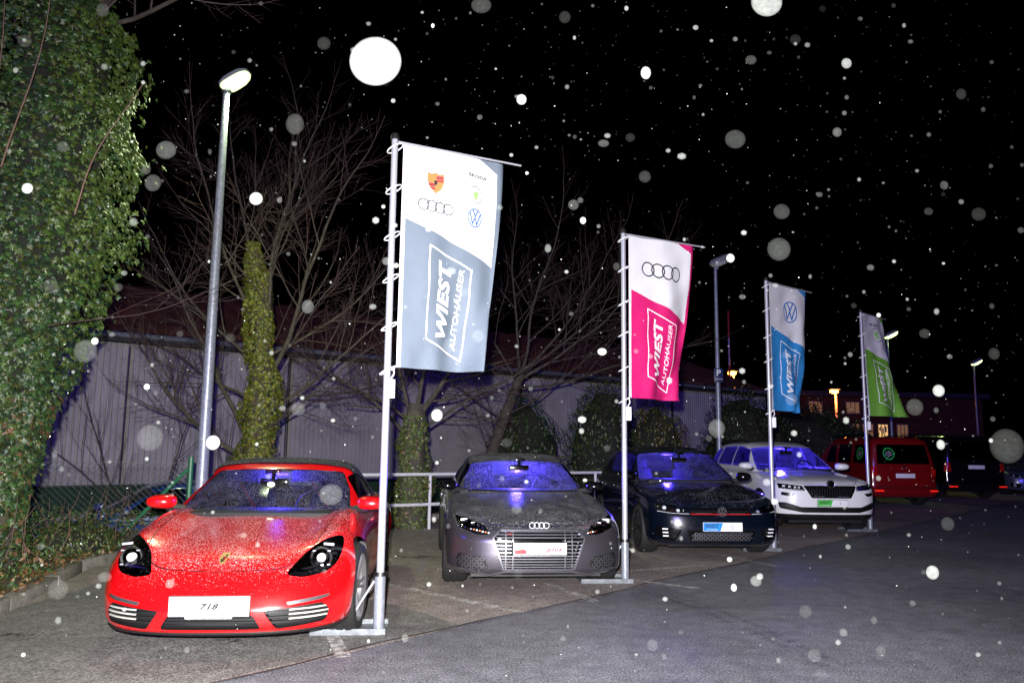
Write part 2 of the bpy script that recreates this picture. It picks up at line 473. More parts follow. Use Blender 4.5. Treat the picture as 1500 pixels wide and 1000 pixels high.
def panel(c, which, poly, ax, filt, name, m, gap=.006, mirror=False):
    """separate body panel with a dark recessed gap around it"""
    objs = []
    for s in ((1, -1) if mirror else (1,)):
        pl = poly if s == 1 or ax == 'x' else flipx(poly)
        ff = filt(s) if mirror and ax == 'x' else filt
        nb = take(c, which, pl, ax, ff)
        inner = extract(nb, cut(nb, inset(pl, gap), ax, lambda f: True))
        push(nb, -.006); c.gaps = getattr(c, 'gaps', []); c.gaps.append(nb)
        objs.append(obj(name, inner, m, c.root))
    return objs
def lamp(c, poly, ax='y', filt=F_FRONT, depth=.07, name='headlight', cover=None, housing=None, which='body', vec=None, mirror=True):
    out = []
    for s in ((1, -1) if mirror else (1,)):
        pl = poly if s == 1 else flipx(poly)
        f2 = (filt(s) if ax == 'x' else filt) if (ax == 'x') else (lambda f, s=s: filt(f) and f.calc_center_median().x * s > -.05)
        if ax == 'x': pl = poly
        nb = take(c, which, pl, ax, f2)
        v = vec if vec else ((0, depth, 0) if ax == 'y' else (-depth * s, 0, 0))
        hb = bowl(nb, v)
        h = obj(name, hb, housing or MATS['lamp_housing'], c.root)
        g = obj('lens_cover', nb, cover or MATS['lamp_glass'], h)
        out.append(h)
    return out
def recess(c, poly, ax='y', filt=F_FRONT, depth=.04, name='air_intake', m=None, mirror=False, which='body', keep=False):
    res = []
    for s in ((1, -1) if mirror else (1,)):
        pl = poly if s == 1 else flipx(poly)
        if ax == 'x': pl = poly
        f2 = filt(s) if ax == 'x' else filt
        nb = take(c, which, pl, ax, f2)
        hb = bowl(nb, (0, depth * (1 if filt is not F_REAR else -1), 0) if ax == 'y' else (-depth * s, 0, 0))
        o = obj(name, hb, m or MATS['black_plastic'], c.root); res.append((o, nb, s))
    return res
def bars(nb, polys, m, parent, name='grille_bar', thick=.012, ax='y', off=0.):
    for pl in polys:
        t = nb.copy(); fs = cut(t, pl, ax, lambda f: True)
        if not fs: t.free(); continue
        b = extract(t, fs); t.free()
        if off: push(b, off)
        obj(name, solid(b, thick), m, parent)
def hband(z0, z1, x0=-1.2, x1=1.2): return [(x0, z0), (x1, z0), (x1, z1), (x0, z1)]
def wheel(parent, x, y, z, r, w=.225, rim=.24, spokes=5, col='alloy', side=1, steer=0., double=True):
    m = MATS[col]; bm = bmesh.new()
    prof = [(rim, -w / 2 + .005), (rim + .012, -w / 2), (rim + .012, -w / 2 + .02), (rim - .02, -w / 2 + .04), (rim - .03, w / 2 - .03), (rim - .012, w / 2 - .012), (rim + .010, w / 2), (rim + .012, w / 2 - .012)]
    lathe(bm, prof, 'x', 32)
    for k in range(spokes):
        for d in ((-.16, .16) if double else (0,)):
            a = 2 * math.pi * k / spokes + d; ca, sa = math.cos(a), math.sin(a)
            p0 = Vector((w * .30, .05 * math.cos(a - d * .5), .05 * math.sin(a - d * .5))); p1 = Vector((w * .42, (rim - .008) * ca, (rim - .008) * sa))
            vs = box(bm, (0, 0, 0), (.022, .026 if double else .05, 1))
            L = (p1 - p0).length; q = (p1 - p0).normalized().to_track_quat('Z', 'Y').to_matrix().to_4x4()
            bmesh.ops.transform(bm, matrix=Matrix.Translation((p0 + p1) / 2) @ q @ Matrix.Diagonal((1, 1, L, 1)), verts=vs)
    lathe(bm, [(0.001, w * .36), (.04, w * .36), (.06, w * .28), (.06, w * .1)], 'x', 16)
    if side < 0: mv(bm, Matrix.Diagonal((-1, 1, 1, 1))); bmesh.ops.reverse_faces(bm, faces=bm.faces)
    if steer: mv(bm, Matrix.Rotation(steer, 4, 'Z'))
    o = obj('wheel', bm, m, parent, loc=(x, y, z))
    ty = bmesh.new(); k = r - rim
    lathe(ty, [(rim - .005, -w / 2 + .01), (rim + k * .35, -w / 2 - .012), (rim + k * .75, -w / 2 - .004), (r - .008, -w / 2 + .02), (r, -w / 2 + .045), (r, -.045), (r - .008, -.04), (r - .008, -.03), (r, -.025), (r, .025), (r - .008, .03), (r - .008, .04), (r, .045), (r, w / 2 - .045), (r - .008, w / 2 - .02), (rim + k * .75, w / 2 + .004), (rim + k * .35, w / 2 + .012), (rim - .005, w / 2 - .01)], 'x', 48)
    if steer: mv(ty, Matrix.Rotation(steer, 4, 'Z'))
    obj('tyre', ty, MATS['rubber'], o)
    dm = LA([(.001, -.02), (rim * .62, -.02), (rim * .62, .0), (.001, .0)], 'x', 24)
    if steer: mv(dm, Matrix.Rotation(steer, 4, 'Z'))
    obj('brake_disc', dm, MATS['steel_dark'], o)
    return o
def wheels(c, track, rim, spokes=5, col='alloy', w=.225, double=True, steer=0.):
    S = c.S
    for s in (1, -1):
        for y in (0, S['wb']):
            wheel(c.root, s * (track - w / 2), y, S['rw'], S['rw'], w, rim, spokes, col, s, steer if y == 0 else 0, double)
            bm = LA([(S['rw'] + .07, -.16), (S['rw'] + .075, .0), (S['rw'] + .05, .10)], 'x', 24, (s * (track - .16), y, S['rw']))
            vs = [v for v in bm.verts if v.co.z < .12]; bmesh.ops.delete(bm, geom=vs, context='VERTS')
            for v in bm.verts: v.co.x = s * min(abs(v.co.x), track - .035)
            obj('wheel_arch_liner', bm, MATS['black_plastic'], c.root)
def seats(c, y, zf, col, xs=(.36, -.36), h=.62, belt=None):
    for x in xs:
        bm = bmesh.new(); box(bm, (x, y, zf + .12), (.5, .5, .18), None, .05)
        sq = obj('seat', bm, MATS[col], c.root)
        rot = Matrix.Rotation(R(-18), 3, 'X'); bm = bmesh.new(); box(bm, (0, 0, h / 2), (.5, .14, h), None, .05)
        for v in bm.verts:
            if v.co.z > h * .55: v.co.x *= 1 - .35 * (v.co.z - h * .55) / (h * .45)
        mv(bm, Matrix.Translation((x, y + .26, zf + .14)) @ rot.to_4x4()); obj('backrest', bm, MATS[col], sq)
        bm = bmesh.new(); box(bm, (0, 0, h + .08), (.26, .1, .17), None, .04)
        mv(bm, Matrix.Translation((x, y + .26, zf + .14)) @ rot.to_4x4()); obj('headrest', bm, MATS[col], sq)
        if belt: obj('seat_belt', T([(x - .2, y + .42, zf + .75), (x + .05, y + .2, zf + .45), (x + .2, y, zf + .2)], .018, 5), MATS[belt], sq)
def interior(c, ydash, zdash, wdash, ymir, zmir, seat_y, seat_z, seatcol, blue, yr, lamp_pos=None, belt=None, h=.62):
    bm = bmesh.new(); box(bm, (0, ydash, zdash - .12), (wdash * 2, .5, .26), None, .06); obj('dashboard', bm, MATS['interior_dark'], c.root)
    bm = bmesh.new(); box(bm, (0, (ydash + yr) / 2, .32), (wdash * 2, yr - ydash, .04)); obj('cabin_floor', bm, MATS['interior_dark'], c.root)
    # steering wheel (left-hand drive: car's left = +x)
    sw = bmesh.new(); n = 28; rr = .185
    ring = [Vector((rr * math.cos(2 * math.pi * k / n), 0, rr * math.sin(2 * math.pi * k / n))) for k in range(n + 1)]; tube(sw, ring, .016, 8, False)
    for a in (0, math.pi, -math.pi / 2): tube(sw, [(0, .0, 0), (rr * math.cos(a), 0, rr * math.sin(a))], .018, 6)
    vs = box(sw, (0, 0, 0), (.14, .05, .1), None, .02)
    mv(sw, Matrix.Translation((.37, ydash + .33, zdash - .02)) @ Matrix.Rotation(R(-24), 4, 'X')); obj('steering_wheel', sw, MATS['interior_dark'], c.root)
    bm = bmesh.new(); box(bm, (0, ymir, zmir), (.24, .03, .07), None, .015); tube(bm, [(0, ymir - .02, zmir + .09), (0, ymir, zmir + .02)], .02, 6); box(bm, (0, ymir - .05, zmir + .1), (.12, .1, .03), None, .01)
    obj('rear_view_mirror', bm, MATS['black_gloss'], c.root)
    seats(c, seat_y, seat_z, seatcol, belt=belt, h=h)
    if blue:
        lp = lamp_pos or (0, ymir + .25, zmir + .08)
        l = bpy.data.lights.new('cabin_lamp', 'POINT'); l.energy = blue; l.color = (.07, .04, 1.0); l.shadow_soft_size = .06
        lo = bpy.data.objects.new('cabin_lamp', l); COL.objects.link(lo); lo.parent = c.root; lo.location = lp
        bm = bmesh.new(); box(bm, (lp[0], lp[1], lp[2] + .05), (.16, .08, .02), None, .005); obj('dome_light', bm, MATS['blue_lamp'], c.root)
def mirrors(c, x, y, z, col, w=.24, h=.15, base=.16):
    for s in (1, -1):
        bm = bmesh.new(); bmesh.ops.create_uvsphere(bm, u_segments=20, v_segments=12, radius=1)
        for v in bm.verts:
            p = v.co; q = Vector((math.copysign(abs(p.x) ** .75, p.x), p.y, math.copysign(abs(p.z) ** .75, p.z)))
            if q.y > .15: q.y = .15 + (q.y - .15) * .1
            taper = 1 - .22 * (q.x + 1) / 2
            v.co = Vector((q.x * w / 2, q.y * .12, q.z * h / 2 * taper))
        mv(bm, Matrix.Translation((x + w / 2, y, z)))
        if s < 0: mv(bm, Matrix.Diagonal((-1, 1, 1, 1))); bmesh.ops.reverse_faces(bm, faces=bm.faces)
        o = obj('side_mirror', bm, MATS[col], c.root)
        bm = bmesh.new(); tube(bm, [(s * (x - base), y + .06, z - h * .55), (s * (x + w * .35), y + .02, z - h * .35)], [.03, .035], 8)
        obj('mirror_foot', bm, MATS['black_plastic'], o)
def finish(c, label, paint, cabpaint=None, pose=None, group=None, floor=.16, rear=3.4, cabname='roof'):
    for b in getattr(c, 'gaps', []):
        pass
    if getattr(c, 'gaps', None):
        g = bmesh.new()
        for b in c.gaps: merge(g, b)
        obj('panel_gap', g, MATS['gap_black'], c.root)
    es = [e for e in c.body.edges if e.is_boundary]
    obj('body', c.body, MATS[paint], c.root)
    obj(cabname, c.cab, MATS[cabpaint or paint], c.root)
    S = c.S; y0 = S['rows'][0][1] + .12
    bm = bmesh.new(); box(bm, (0, (y0 + rear) / 2, floor + .02), (1.3, rear - y0, .05)); box(bm, (0, S['wb'] / 2, floor + .07), (1.62, S['wb'] - 2 * S['rw'] - .25, .08)); obj('underbody', bm, MATS['black_plastic'], c.root)
    tag(c.root, label, 'car' if not group else S.get('cat', 'car'))
    if pose: c.root.location = (pose[0][0], pose[0][1], pose[0][2] if len(pose[0]) > 2 else 0.); c.root.rotation_euler = (0, 0, R(pose[1]))
    return c.root
def plate(c, y, z, w=.52, h=.112, tilt=0., x=0., fixed='white_plate', ny=-1):
    """number plate, thin box; returns the plate object and a function placing flat marks on it"""
    bm = bmesh.new(); box(bm, (0, 0, 0), (w, .008, h), None, .003)
    Mx = Matrix.Translation((x, y, z)) @ Matrix.Rotation(tilt, 4, 'X')
    if ny > 0: Mx = Mx @ Matrix.Rotation(math.pi, 4, 'Z')
    mv(bm, Mx); o = obj('number_plate', bm, MATS[fixed], c.root)
    f = B((0, .006, 0), (w + .012, .008, h + .012), None, .002); mv(f, Mx); obj('plate_holder', f, MATS['black_plastic'], o)
    def mark(name, bm2, m, px=0, pz=0, off=.0055):
        mv(bm2, Mx @ Matrix.Translation((px, -off, pz)) @ Matrix.Rotation(math.pi / 2, 4, 'X')); return obj(name, bm2, MATS[m], o, smooth=False)
    return o, mark
# ------------------------------------------------------------------ materials used by several things
mat('red_paint', (.55, .003, .005), .22, coat=1., snow=1.05, snow_scale=112)
mat('red_plain', (.62, .004, .006), .28, coat=1.)
mat('grey_paint', (.125, .117, .14), .28, metal=.8, coat=.8, snow=1.1, snow_scale=100, nz=(4, .1))
mat('navy_paint', (.002, .0045, .012), .22, metal=.2, coat=1., snow=.75, snow_scale=100)
mat('white_paint', (.72, .74, .74), .3, coat=.8, snow=.7)
mat('van_red_paint', (.18, .003, .004), .3, coat=.8, snow=.5)
mat('black_paint', (.004, .004, .005), .2, coat=1., snow=.5)
mat('blue_paint', (.008, .03, .14), .25, coat=.8, snow=.3)
mat('silver_blue_paint', (.12, .15, .22), .3, metal=.6, coat=.8)
mat('soft_top', (.006, .006, .0065), .9, snow=.9, bump=(300, .3))
mat('black_plastic', (.0045, .0045, .005), .55, bump=(200, .1))
mat('black_gloss', (.003, .003, .0035), .12)
mat('gap_black', (.002, .002, .002), .9)
mat('interior_dark', (.004, .004, .0045), .7)
mat('seat_dark', (.012, .013, .016), .75)
mat('seat_grey', (.10, .11, .11), .8)
mat('red_belt', (.5, .01, .01), .7)
mat('rubber', (.009, .009, .009), .75)
mat('steel_dark', (.1, .1, .1), .4, metal=1)
mat('alloy', (.50, .50, .53), .3, metal=.85)
mat('alloy_dark', (.03, .03, .032), .3, metal=.6)
mat('chrome', (.75, .76, .78), .16, metal=1)
mat('satin_chrome', (.36, .36, .40), .30, metal=.9)
mat('lamp_housing', (.003, .003, .004), .25)
mat('lamp_lens', (.85, .87, .9), .12, spec=1.)  # white lens colour stands in for the flash glint in the headlamps
mat('lamp_white', (.85, .87, .9), .35); mat('lamp_dim', (.25, .26, .28), .3)
mat('blue_lamp', (.05, .03, .6), .4, emit=(.10, .05, 1), es=6)
mat('white_plate', (.82, .82, .84), .4)
mat('ink_black', (.01, .01, .01), .6)
mat('ink_grey', (.25, .25, .28), .6)
mat('ink_red', (.6, .02, .03), .5)
mat('ink_blue', (.03, .18, .55), .5)
mat('plate_blue', (.01, .22, .62), .45)
mat('plate_green', (.06, .5, .06), .45)
mat('gold', (.28, .17, .05), .35, metal=.6)
mat('trim_white', (.38, .38, .34), .45)
mat('red_trim', (.45, .01, .01), .3)
mat('orange_strip', (.55, .13, .02), .35)
mat('tail_red', (.45, .006, .004), .15, coat=1.)
mat('reflector_red', (.9, .02, .01), .1, emit=(1, .02, .01), es=.6)  # slight emission imitates the flash thrown back by the reflectors
glass('lamp_glass', (.88, .9, .92), .5, .045)
glass('windscreen', (.6, .64, .66), 1, .17, dens=.5)
glass('windscreen_wet', (.6, .64, .66), 1, .175, dens=.7)
glass('windscreen_light', (.7, .74, .76), 1, .15, dens=.4)
glass('side_glass', (.35, .37, .4), 1, .045)
glass('rear_glass', (.5, .5, .55), 1, .13, frost=.55)
glass('dark_glass', (.06, .06, .07), 1, .0)

def windows(c, ws, sides, ws_mat='windscreen', rear=None, side_mat='side_glass', rear_mat='rear_glass', rear_keep=False, wsf=None):
    f = wsf or (lambda f: f.normal.y < -.12 and f.calc_center_median().y < 1.6)
    nb = take(c, 'cab', ws, 'y', f); tr = nb.copy(); fr = walls(tr, (0, .0, 0)) if False else None
    tr.free()
    obj('windscreen', push(nb, -.004), MATS[ws_mat], c.root)
    for pl in sides:
        for s in (1, -1):
            nb = take(c, 'cab', pl, 'x', F_SIDE(s)); obj('side_window', push(nb, -.004), MATS[side_mat], c.root)
    if rear:
        nb = take(c, 'cab', rear, 'y', lambda f: f.normal.y > .08 and f.calc_center_median().y > 1.5)
        obj('rear_window', push(nb, -.004), MATS[rear_mat], c.root)
def wipers(c, pts_list, y=None):
    for pts in pts_list:
        P = []
        for x, z in pts:
            h = c.cbvh.ray_cast(Vector((x, -3, z)), Vector((0, 1, 0))); P.append((h[0] - Vector((0, .02, -.005))) if h[0] else Vector((x, .4, z)))
        obj('wiper', T(P, .009, 6), MATS['black_plastic'], c.root)
def lens(parent, x, y, z, r, m='lamp_lens', dy=.03):
    bm = LA([(r * 1.0, dy), (r * 1.02, 0), (r * .92, -.012), (r * .6, -.03 * r / .04), (.001, -.038 * r / .04)], 'y', 18, (x, y, z)); obj('projector_lens', bm, MATS[m], parent)

# ================================================================== red two-seater roadster
def build_roadster():
    Zc = PC([(-.90, .50), (-.80, .555), (-.65, .625), (-.35, .70), (0, .765), (.45, .84), (.9, .86), (2., .87), (2.7, .88), (3.2, .84), (3.5, .78)])
    def Zt(x, y):
        z = Zc(y) - .05 * (abs(x) / .8) ** 2
        b = .085 * gauss(abs(x), .69, .17) * (1 / (1 + math.exp(-(y + .46) / .07))) * (1 / (1 + math.exp((y - .95) / .25)))
        b2 = .07 * gauss(abs(x), .70, .2) * gauss(y, 2.45, .75)
        return z + b + b2
    def flare(y, z):
        return .028 * gauss(y, 0, .36) * gauss(z, .5, .3) + .05 * gauss(y, 2.45, .55) * gauss(z, .6, .3) - .035 * gauss(y, 1.25, .7) * gauss(z, .45, .2)
    S = dict(name='red_roadster', wb=2.475, rw=.335, zb=.15, Zt=Zt, flare=flare, nf=2.7, cf=.60,
        rows=[(0, -.74, .80, 3.3), (.06, -.83, .84, 3.36), (.2, -.875, .865, 3.45), (.45, -.885, .88, 3.5), (.62, -.865, .885, 3.5), (.78, -.83, .875, 3.46), (.9, -.77, .845, 3.4), (1, -.60, .75, 3.2)],
        cfr=PC([(0, .68), (.3, .74), (.7, .78), (1, .80)]),
        cZt=lambda x, y: PCroof(y) - .035 * (abs(x) / .55) ** 2.2, czb=.80,
        crows=[(0, .36, .79, 2.75), (.3, .56, .765, 2.62), (.6, .80, .71, 2.4), (.85, 1.0, .65, 2.15), (.95, 1.08, .615, 2.0), (1, 1.16, .55, 1.85)],
        ccf=.34, cnf=2.35, ccr=.5, hole=[(-.62, .55), (.62, .55), (.62, 2.1), (-.62, 2.1)])
    PCroof = PC([(.3, 1.205), (1.1, 1.235), (1.5, 1.285), (1.9, 1.26), (2.8, 1.12)])
    c = make_car(S)
    # lamps (drop shape)
    lp = rp([(.44, .535), (.535, .655), (.63, .725), (.70, .75), (.765, .745), (.785, .67), (.765, .585), (.70, .535), (.56, .515)], .04, 3)
    for h, s in zip(lamp(c, lp, depth=.09), (1, -1)):
        lens(h, s * .655, -.56 + .02, .625, .031); 
        for dx, dz in ((-.05, .05), (.055, .05), (-.05, -.045), (.055, -.045)):
            obj('running_light', B((s * (.655 + dx), -.55, .625 + dz), (.022, .02, .009), None, .002), MATS['lamp_dim'], h)
        obj('reflector_ring', LA([(.062, 0), (.075, -.012), (.08, 0), (.07, .02)], 'y', 20, (s * .655, -.53, .625)), MATS['steel_dark'], h)
        obj('lamp_blade', B((s * .60, -.57, .565), (.16, .02, .012), Matrix.Rotation(R(-10 * s), 3, 'Y'), .003), MATS['satin_chrome'], h)
        obj('lamp_top_light', B((s * .70, -.50, .715), (.075, .02, .018), Matrix.Rotation(R(6 * s), 3, 'Y'), .004), MATS['lamp_dim'], h)
    # boot lid at the front
    panel(c, 'body', rp([(-.56, .62), (-.40, .565), (0, .552), (.40, .565), (.56, .62), (.62, .78), (.66, 1.0), (-.66, 1.0), (-.62, .78)], .06, 3), 'y', lambda f: f.normal.z > .2 and f.calc_center_median().y < .5, 'bonnet', MATS['red_paint'])
    # side intakes with light bars, slit lamps
    ip = rp([(.335, .325), (.70, .355), (.745, .30), (.72, .225), (.42, .20)], .025, 3)
    for o, nb, s in recess(c, ip, mirror=True, depth=.06):
        bars(nb, [hband(.235, .250), hband(.270, .282), hband(.302, .314)], MATS['black_plastic'], o, 'intake_slat', .02, off=-.012)
        w0, w1 = (.50, .80) if s > 0 else (-.80, -.50)
        bars(nb, [hband(.259, .269, w0, w1), hband(.289, .299, w0, w1), hband(.319, .329, w0, w1)], MATS['trim_white'], o, 'light_bar', .01, off=-.004); nb.free()
    sp = rp([(.475, .372), (.74, .402), (.745, .388), (.69, .372), (.49, .352)], .006, 2)
    for o, nb, s in recess(c, sp, mirror=True, depth=.02, name='indicator_slit'):
        bars(nb, [[(-.9, 0), (.9, 0), (.9, 1), (-.9, 1)]], MATS['satin_chrome'], o, 'indicator_lens', .004, off=-.006); nb.free()
    mp = rp([(-.33, .205), (-.27, .305), (.27, .305), (.33, .205)], .03, 3)
    for o, nb, s in recess(c, mp, depth=.05):
        bars(nb, [hband(.20 + k * .022, .208 + k * .022) for k in range(5)], MATS['black_plastic'], o, 'intake_slat', .015, off=-.02); nb.free()
    # dark chin spoiler
    ch = take(c, 'body', hband(.10, .182), 'y', lambda f: f.calc_center_median().y < -.35); push(ch, .012); obj('chin_spoiler', solid(ch, .02), MATS['black_plastic'], c.root)
    # soft top and windows
    F = lambda f: True
    windows(c, rp([(-.72, .835), (0, .82), (.72, .835), (.66, 1.02), (.565, 1.172), (.3, 1.192), (0, 1.198), (-.3, 1.192), (-.565, 1.172), (-.66, 1.02)], .03, 2), [rp([(.80, .86), (1.16, 1.13), (1.30, 1.155), (1.9, 1.06), (2.05, .87)], .03, 2)])
    _x = [-.9, -.62, -.55, -.45, -.3, -.15, 0, .15, .3, .45, .55, .62, .9]; st = take(c, 'cab', [(x, 1.165 + .34 * min(abs(x), .6) ** 2) for x in _x] + [(.9, 3.4), (-.9, 3.4)], 'z', F)
    rw_ = extract(st, cut(st, rp([(-.42, .98), (-.36, 1.14), (.36, 1.14), (.42, .98)], .04, 3), 'y', lambda f: f.normal.y > .1)); obj('rear_window', rw_, MATS['rear_glass'], c.root)
    obj('soft_top', push(st, .008), MATS['soft_top'], c.root)
    wipers(c, [[(-.45, .85), (-.1, .858), (.12, .865)], [(.05, .85), (.3, .857), (.55, .87)]])
    # doors, side air inlets
    dp = rp([(.62, .86), (.66, .30), (.85, .22), (1.55, .22), (1.82, .50), (1.80, .86)], .06, 3)
    for s in (1, -1):
        nb = take(c, 'body', dp, 'x', F_SIDE(s)); inn = extract(nb, cut(nb, inset(dp, .006), 'x', lambda f: True)); push(nb, -.006); c.gaps = getattr(c, 'gaps', []); c.gaps.append(nb)
        d = obj('door', inn, MATS['red_paint'], c.root)
        bm = B((s * .895, 1.62, .74), (.03, .2, .025), None, .008); obj('door_handle', bm, MATS['red_plain'], d)
    for o, nb, s in recess(c, rp([(1.88, .80), (1.93, .80), (2.06, .60), (1.98, .42), (1.86, .36)], .03, 3), ax='x', filt=F_SIDE, mirror=True, depth=.06, name='side_inlet'): nb.free()
    mirrors(c, .76, .66, .925, 'red_plain', w=.25, h=.135)
    wheels(c, .885, .243, 5, 'alloy', .235, steer=R(-4))
    interior(c, .62, .86, .60, .86, 1.08, 1.45, .30, 'seat_dark', 42, 2.2, lamp_pos=(0, 1.05, 1.10), belt='red_belt', h=.58)
    bm = bmesh.new(); bmesh.ops.create_uvsphere(bm, u_segments=12, v_segments=8, radius=.022); mv(bm, Matrix.Translation((-.02, .84, 1.065)) @ Matrix.Diagonal((1.5, 1, 1, 1))); obj('map_light', bm, mat('warm_lamp', (.9, .9, .6), .4, emit=(1, 1, .6), es=4), c.root)
    for s in (1, -1):
        bm = B((s * .30, 1.17, 1.13), (.40, .018, .11), Matrix.Rotation(R(12), 3, 'X'), .006); obj('sun_visor', bm, mat('visor_cloth', (.02, .02, .03), .8), c.root)
    # plate 718
    o, mark = plate(c, -.905, .362, .515, .125)
    mark('lettering', text_fit('718', .125, .042, shear=.35, bold=.06), 'ink_black')
    obj('plate_clip', B((0, -.905, .292), (.30, .01, .014), None, .002), MATS['white_plate'], o)
    # crest
    cr = bmesh.new(); pts = [(-.026, .032), (-.013, .027), (0, .033), (.013, .027), (.026, .032), (.027, 0), (.018, -.02), (0, -.034), (-.018, -.02), (-.027, 0)]
    poly2(cr, pts); mv(cr, Matrix.Translation((0, .628, 0))); drape(cr, c.bvh, off=.003); obj('bonnet_badge', thicken(cr, (0, -.002, .003)), MATS['gold'], c.root)
    cr = bmesh.new(); poly2(cr, [(.003, .024), (.02, .022), (.02, .004), (.003, .004)]); poly2(cr, [(-.02, -.002), (-.003, -.002), (-.003, -.022), (-.016, -.016)]); poly2(cr, [(-.006, .008), (.006, .01), (.007, -.009), (-.006, -.01)])
    mv(cr, Matrix.Translation((0, .628, 0))); drape(cr, c.bvh, off=.008); obj('badge_field', cr, MATS['ink_black'], c.root, smooth=False)
    # the yellow spot on the bonnet is the street lamp's reflection, not modelled
    finish(c, 'bright red two-seater sports car with black fabric roof, nearest to the camera', 'red_paint', 'red_plain', ((-2.035, 6.24), 4.5), rear=3.4, cabname='windscreen_frame')
    return c

# ================================================================== grey coupe with a large six-sided grille
def build_coupe():
    Zc = PC([(-.90, .64), (-.82, .665), (-.6, .735), (-.3, .80), (.1, .865), (.5, .92), (1., .95), (2., .96), (2.9, .97), (3.3, .90)])
    def Zt(x, y):
        z = Zc(y) - .055 * (abs(x) / .8) ** 2.4
        b = .022 * gauss(abs(x), .60, .09) * (1 / (1 + math.exp(-(y + .40) / .12))) * (1 / (1 + math.exp((y - .5) / .2)))
        return z + b + .02 * gauss(abs(x), .78, .08) * gauss(y, 0, .6)
    def flare(y, z):
        return .035 * gauss(y, 0, .42) * gauss(z, .42, .28) + .035 * gauss(y, 2.5, .5) * gauss(z, .45, .3) - .02 * gauss(y, 1.25, .6) * gauss(z, .45, .2)
    rf = PC([(.4, 1.27), (1.15, 1.30), (1.5, 1.345), (1.9, 1.335), (2.5, 1.25), (3.1, 1.05)])
    S = dict(name='grey_coupe', wb=2.505, rw=.338, zb=.19, Zt=Zt, flare=flare, nf=3.2, cf=.62,
        rows=[(0, -.78, .82, 3.15), (.05, -.85, .86, 3.22), (.15, -.87, .88, 3.27), (.45, -.885, .885, 3.31), (.7, -.885, .89, 3.3), (.86, -.86, .88, 3.27), (.95, -.82, .855, 3.22), (1, -.72, .80, 3.1)],
        cfr=PC([(0, .52), (.4, .60), (1, .70)]),
        cZt=lambda x, y: rf(y) - .04 * (abs(x) / .6) ** 2.4, czb=.86,
        crows=[(0, .40, .765, 3.15), (.3, .60, .745, 3.0), (.6, .84, .69, 2.75), (.85, 1.03, .615, 2.5), (.95, 1.12, .585, 2.3), (1, 1.22, .52, 2.1)],
        ccf=.30, cnf=2.5, ccr=.5, hole=[(-.64, .62), (.64, .62), (.64, 2.5), (-.64, 2.5)])
    c = make_car(S)
    gp = [(-.375, .632), (.375, .632), (.455, .545), (.35, .245), (-.35, .245), (-.455, .545)]
    for o, nb, s in recess(c, gp, depth=.06, name='grille', m=MATS['black_gloss']):
        fr = nb.copy(); fi = cut(fr, inset(gp, .014), 'y', lambda f: True); bmesh.ops.delete(fr, geom=fi, context='FACES'); push(fr, .01); obj('grille_frame', solid(fr, .02), MATS['satin_chrome'], o)
        bars(nb, [hband(z, z + .009, -.42, .42) for z in (.605, .577, .549, .372, .345, .318, .291, .268)], MATS['satin_chrome'], o, 'grille_bar', .014, off=-.006)
        bars(nb, [hband(z, z + .009, -.42, -.27) for z in (.51, .475, .44, .405)] + [hband(z, z + .009, .27, .42) for z in (.51, .475, .44, .405)], MATS['satin_chrome'], o, 'grille_bar', .014, off=-.006)
        bars(nb, [[(x, .25), (x + .008, .25), (x + .008, .62), (x, .62)] for x in (-.33, -.26, .252, .322)], MATS['satin_chrome'], o, 'grille_upright', .01, off=-.012); nb.free()
    ipoly = rp([(.53, .365), (.775, .40), (.80, .32), (.78, .24), (.64, .215), (.49, .255)], .02, 3)
    for o, nb, s in recess(c, ipoly, mirror=True, depth=.06):
        h = []
        for r_ in range(8):
            for q in range(9):
                x = .50 + q * .05 + (r_ % 2) * .025; z = .235 + r_ * .027; h.append((x * s, z))
        hb = bmesh.new()
        for x, z in h:
            if inpoly((abs(x), z), inset(ipoly, .015)): ring2(hb, x, z, .0115, .016, 6, 1.5)
        mv(hb, Matrix.Identity(4)); drape(hb, c.bvh, off=-.015); obj('honeycomb_mesh', hb, MATS['satin_chrome'], o, smooth=False); nb.free()
        # bright blade under the intake
        bm = T([(s * .47, -.815, .262), (s * .62, -.745, .225), (s * .80, -.60, .245)], .008, 6); obj('intake_trim', bm, MATS['satin_chrome'], o)
    lp = rp([(.805, .735), (.66, .70), (.53, .655), (.47, .575), (.60, .575), (.78, .635)], .012, 2)
    for h, s in zip(lamp(c, lp, depth=.07), (1, -1)):
        def lh(x, z):
            r = c.bvh.ray_cast(Vector((s * x, -3, z)), Vector((0, 1, 0))); return r[0].y if r[0] else -.7
        for x, z, w, hh in ((.72, .685, .07, .045), (.635, .663, .04, .035), (.585, .65, .028, .028), (.545, .635, .024, .022)):
            obj('led_unit', B((s * x, lh(x, z) + .035, z), (w, .03, hh), None, .006), MATS['lamp_white'], h)
        for k in range(11):
            t = k / 10; x = .77 - .28 * t; z = .642 - .052 * t; obj('led_strip', B((s * x, lh(x, z) + .018, z), (.018, .012, .016), None, .003), MATS['orange_strip'] if k % 2 else MATS['lamp_white'], h)
    panel(c, 'body', rp([(-.55, .70), (-.46, .655), (.46, .655), (.55, .70), (.64, .86), (.72, 1.1), (-.72, 1.1), (-.64, .86)], .04, 3), 'y', lambda f: f.normal.z > .15 and f.calc_center_median().y < .6, 'bonnet', MATS['grey_paint'], gap=.005)
    lo = T([(-.80, -.66, .245), (-.48, -.86, .20), (-.35, -.895, .232), (.35, -.895, .232), (.48, -.86, .20), (.80, -.66, .245)], .009, 6); obj('front_splitter', lo, MATS['satin_chrome'], c.root)
    for o, nb, s in recess(c, rp([(-.33, .225), (.33, .225), (.36, .198), (-.36, .198)], .004, 1), depth=.03): nb.free()
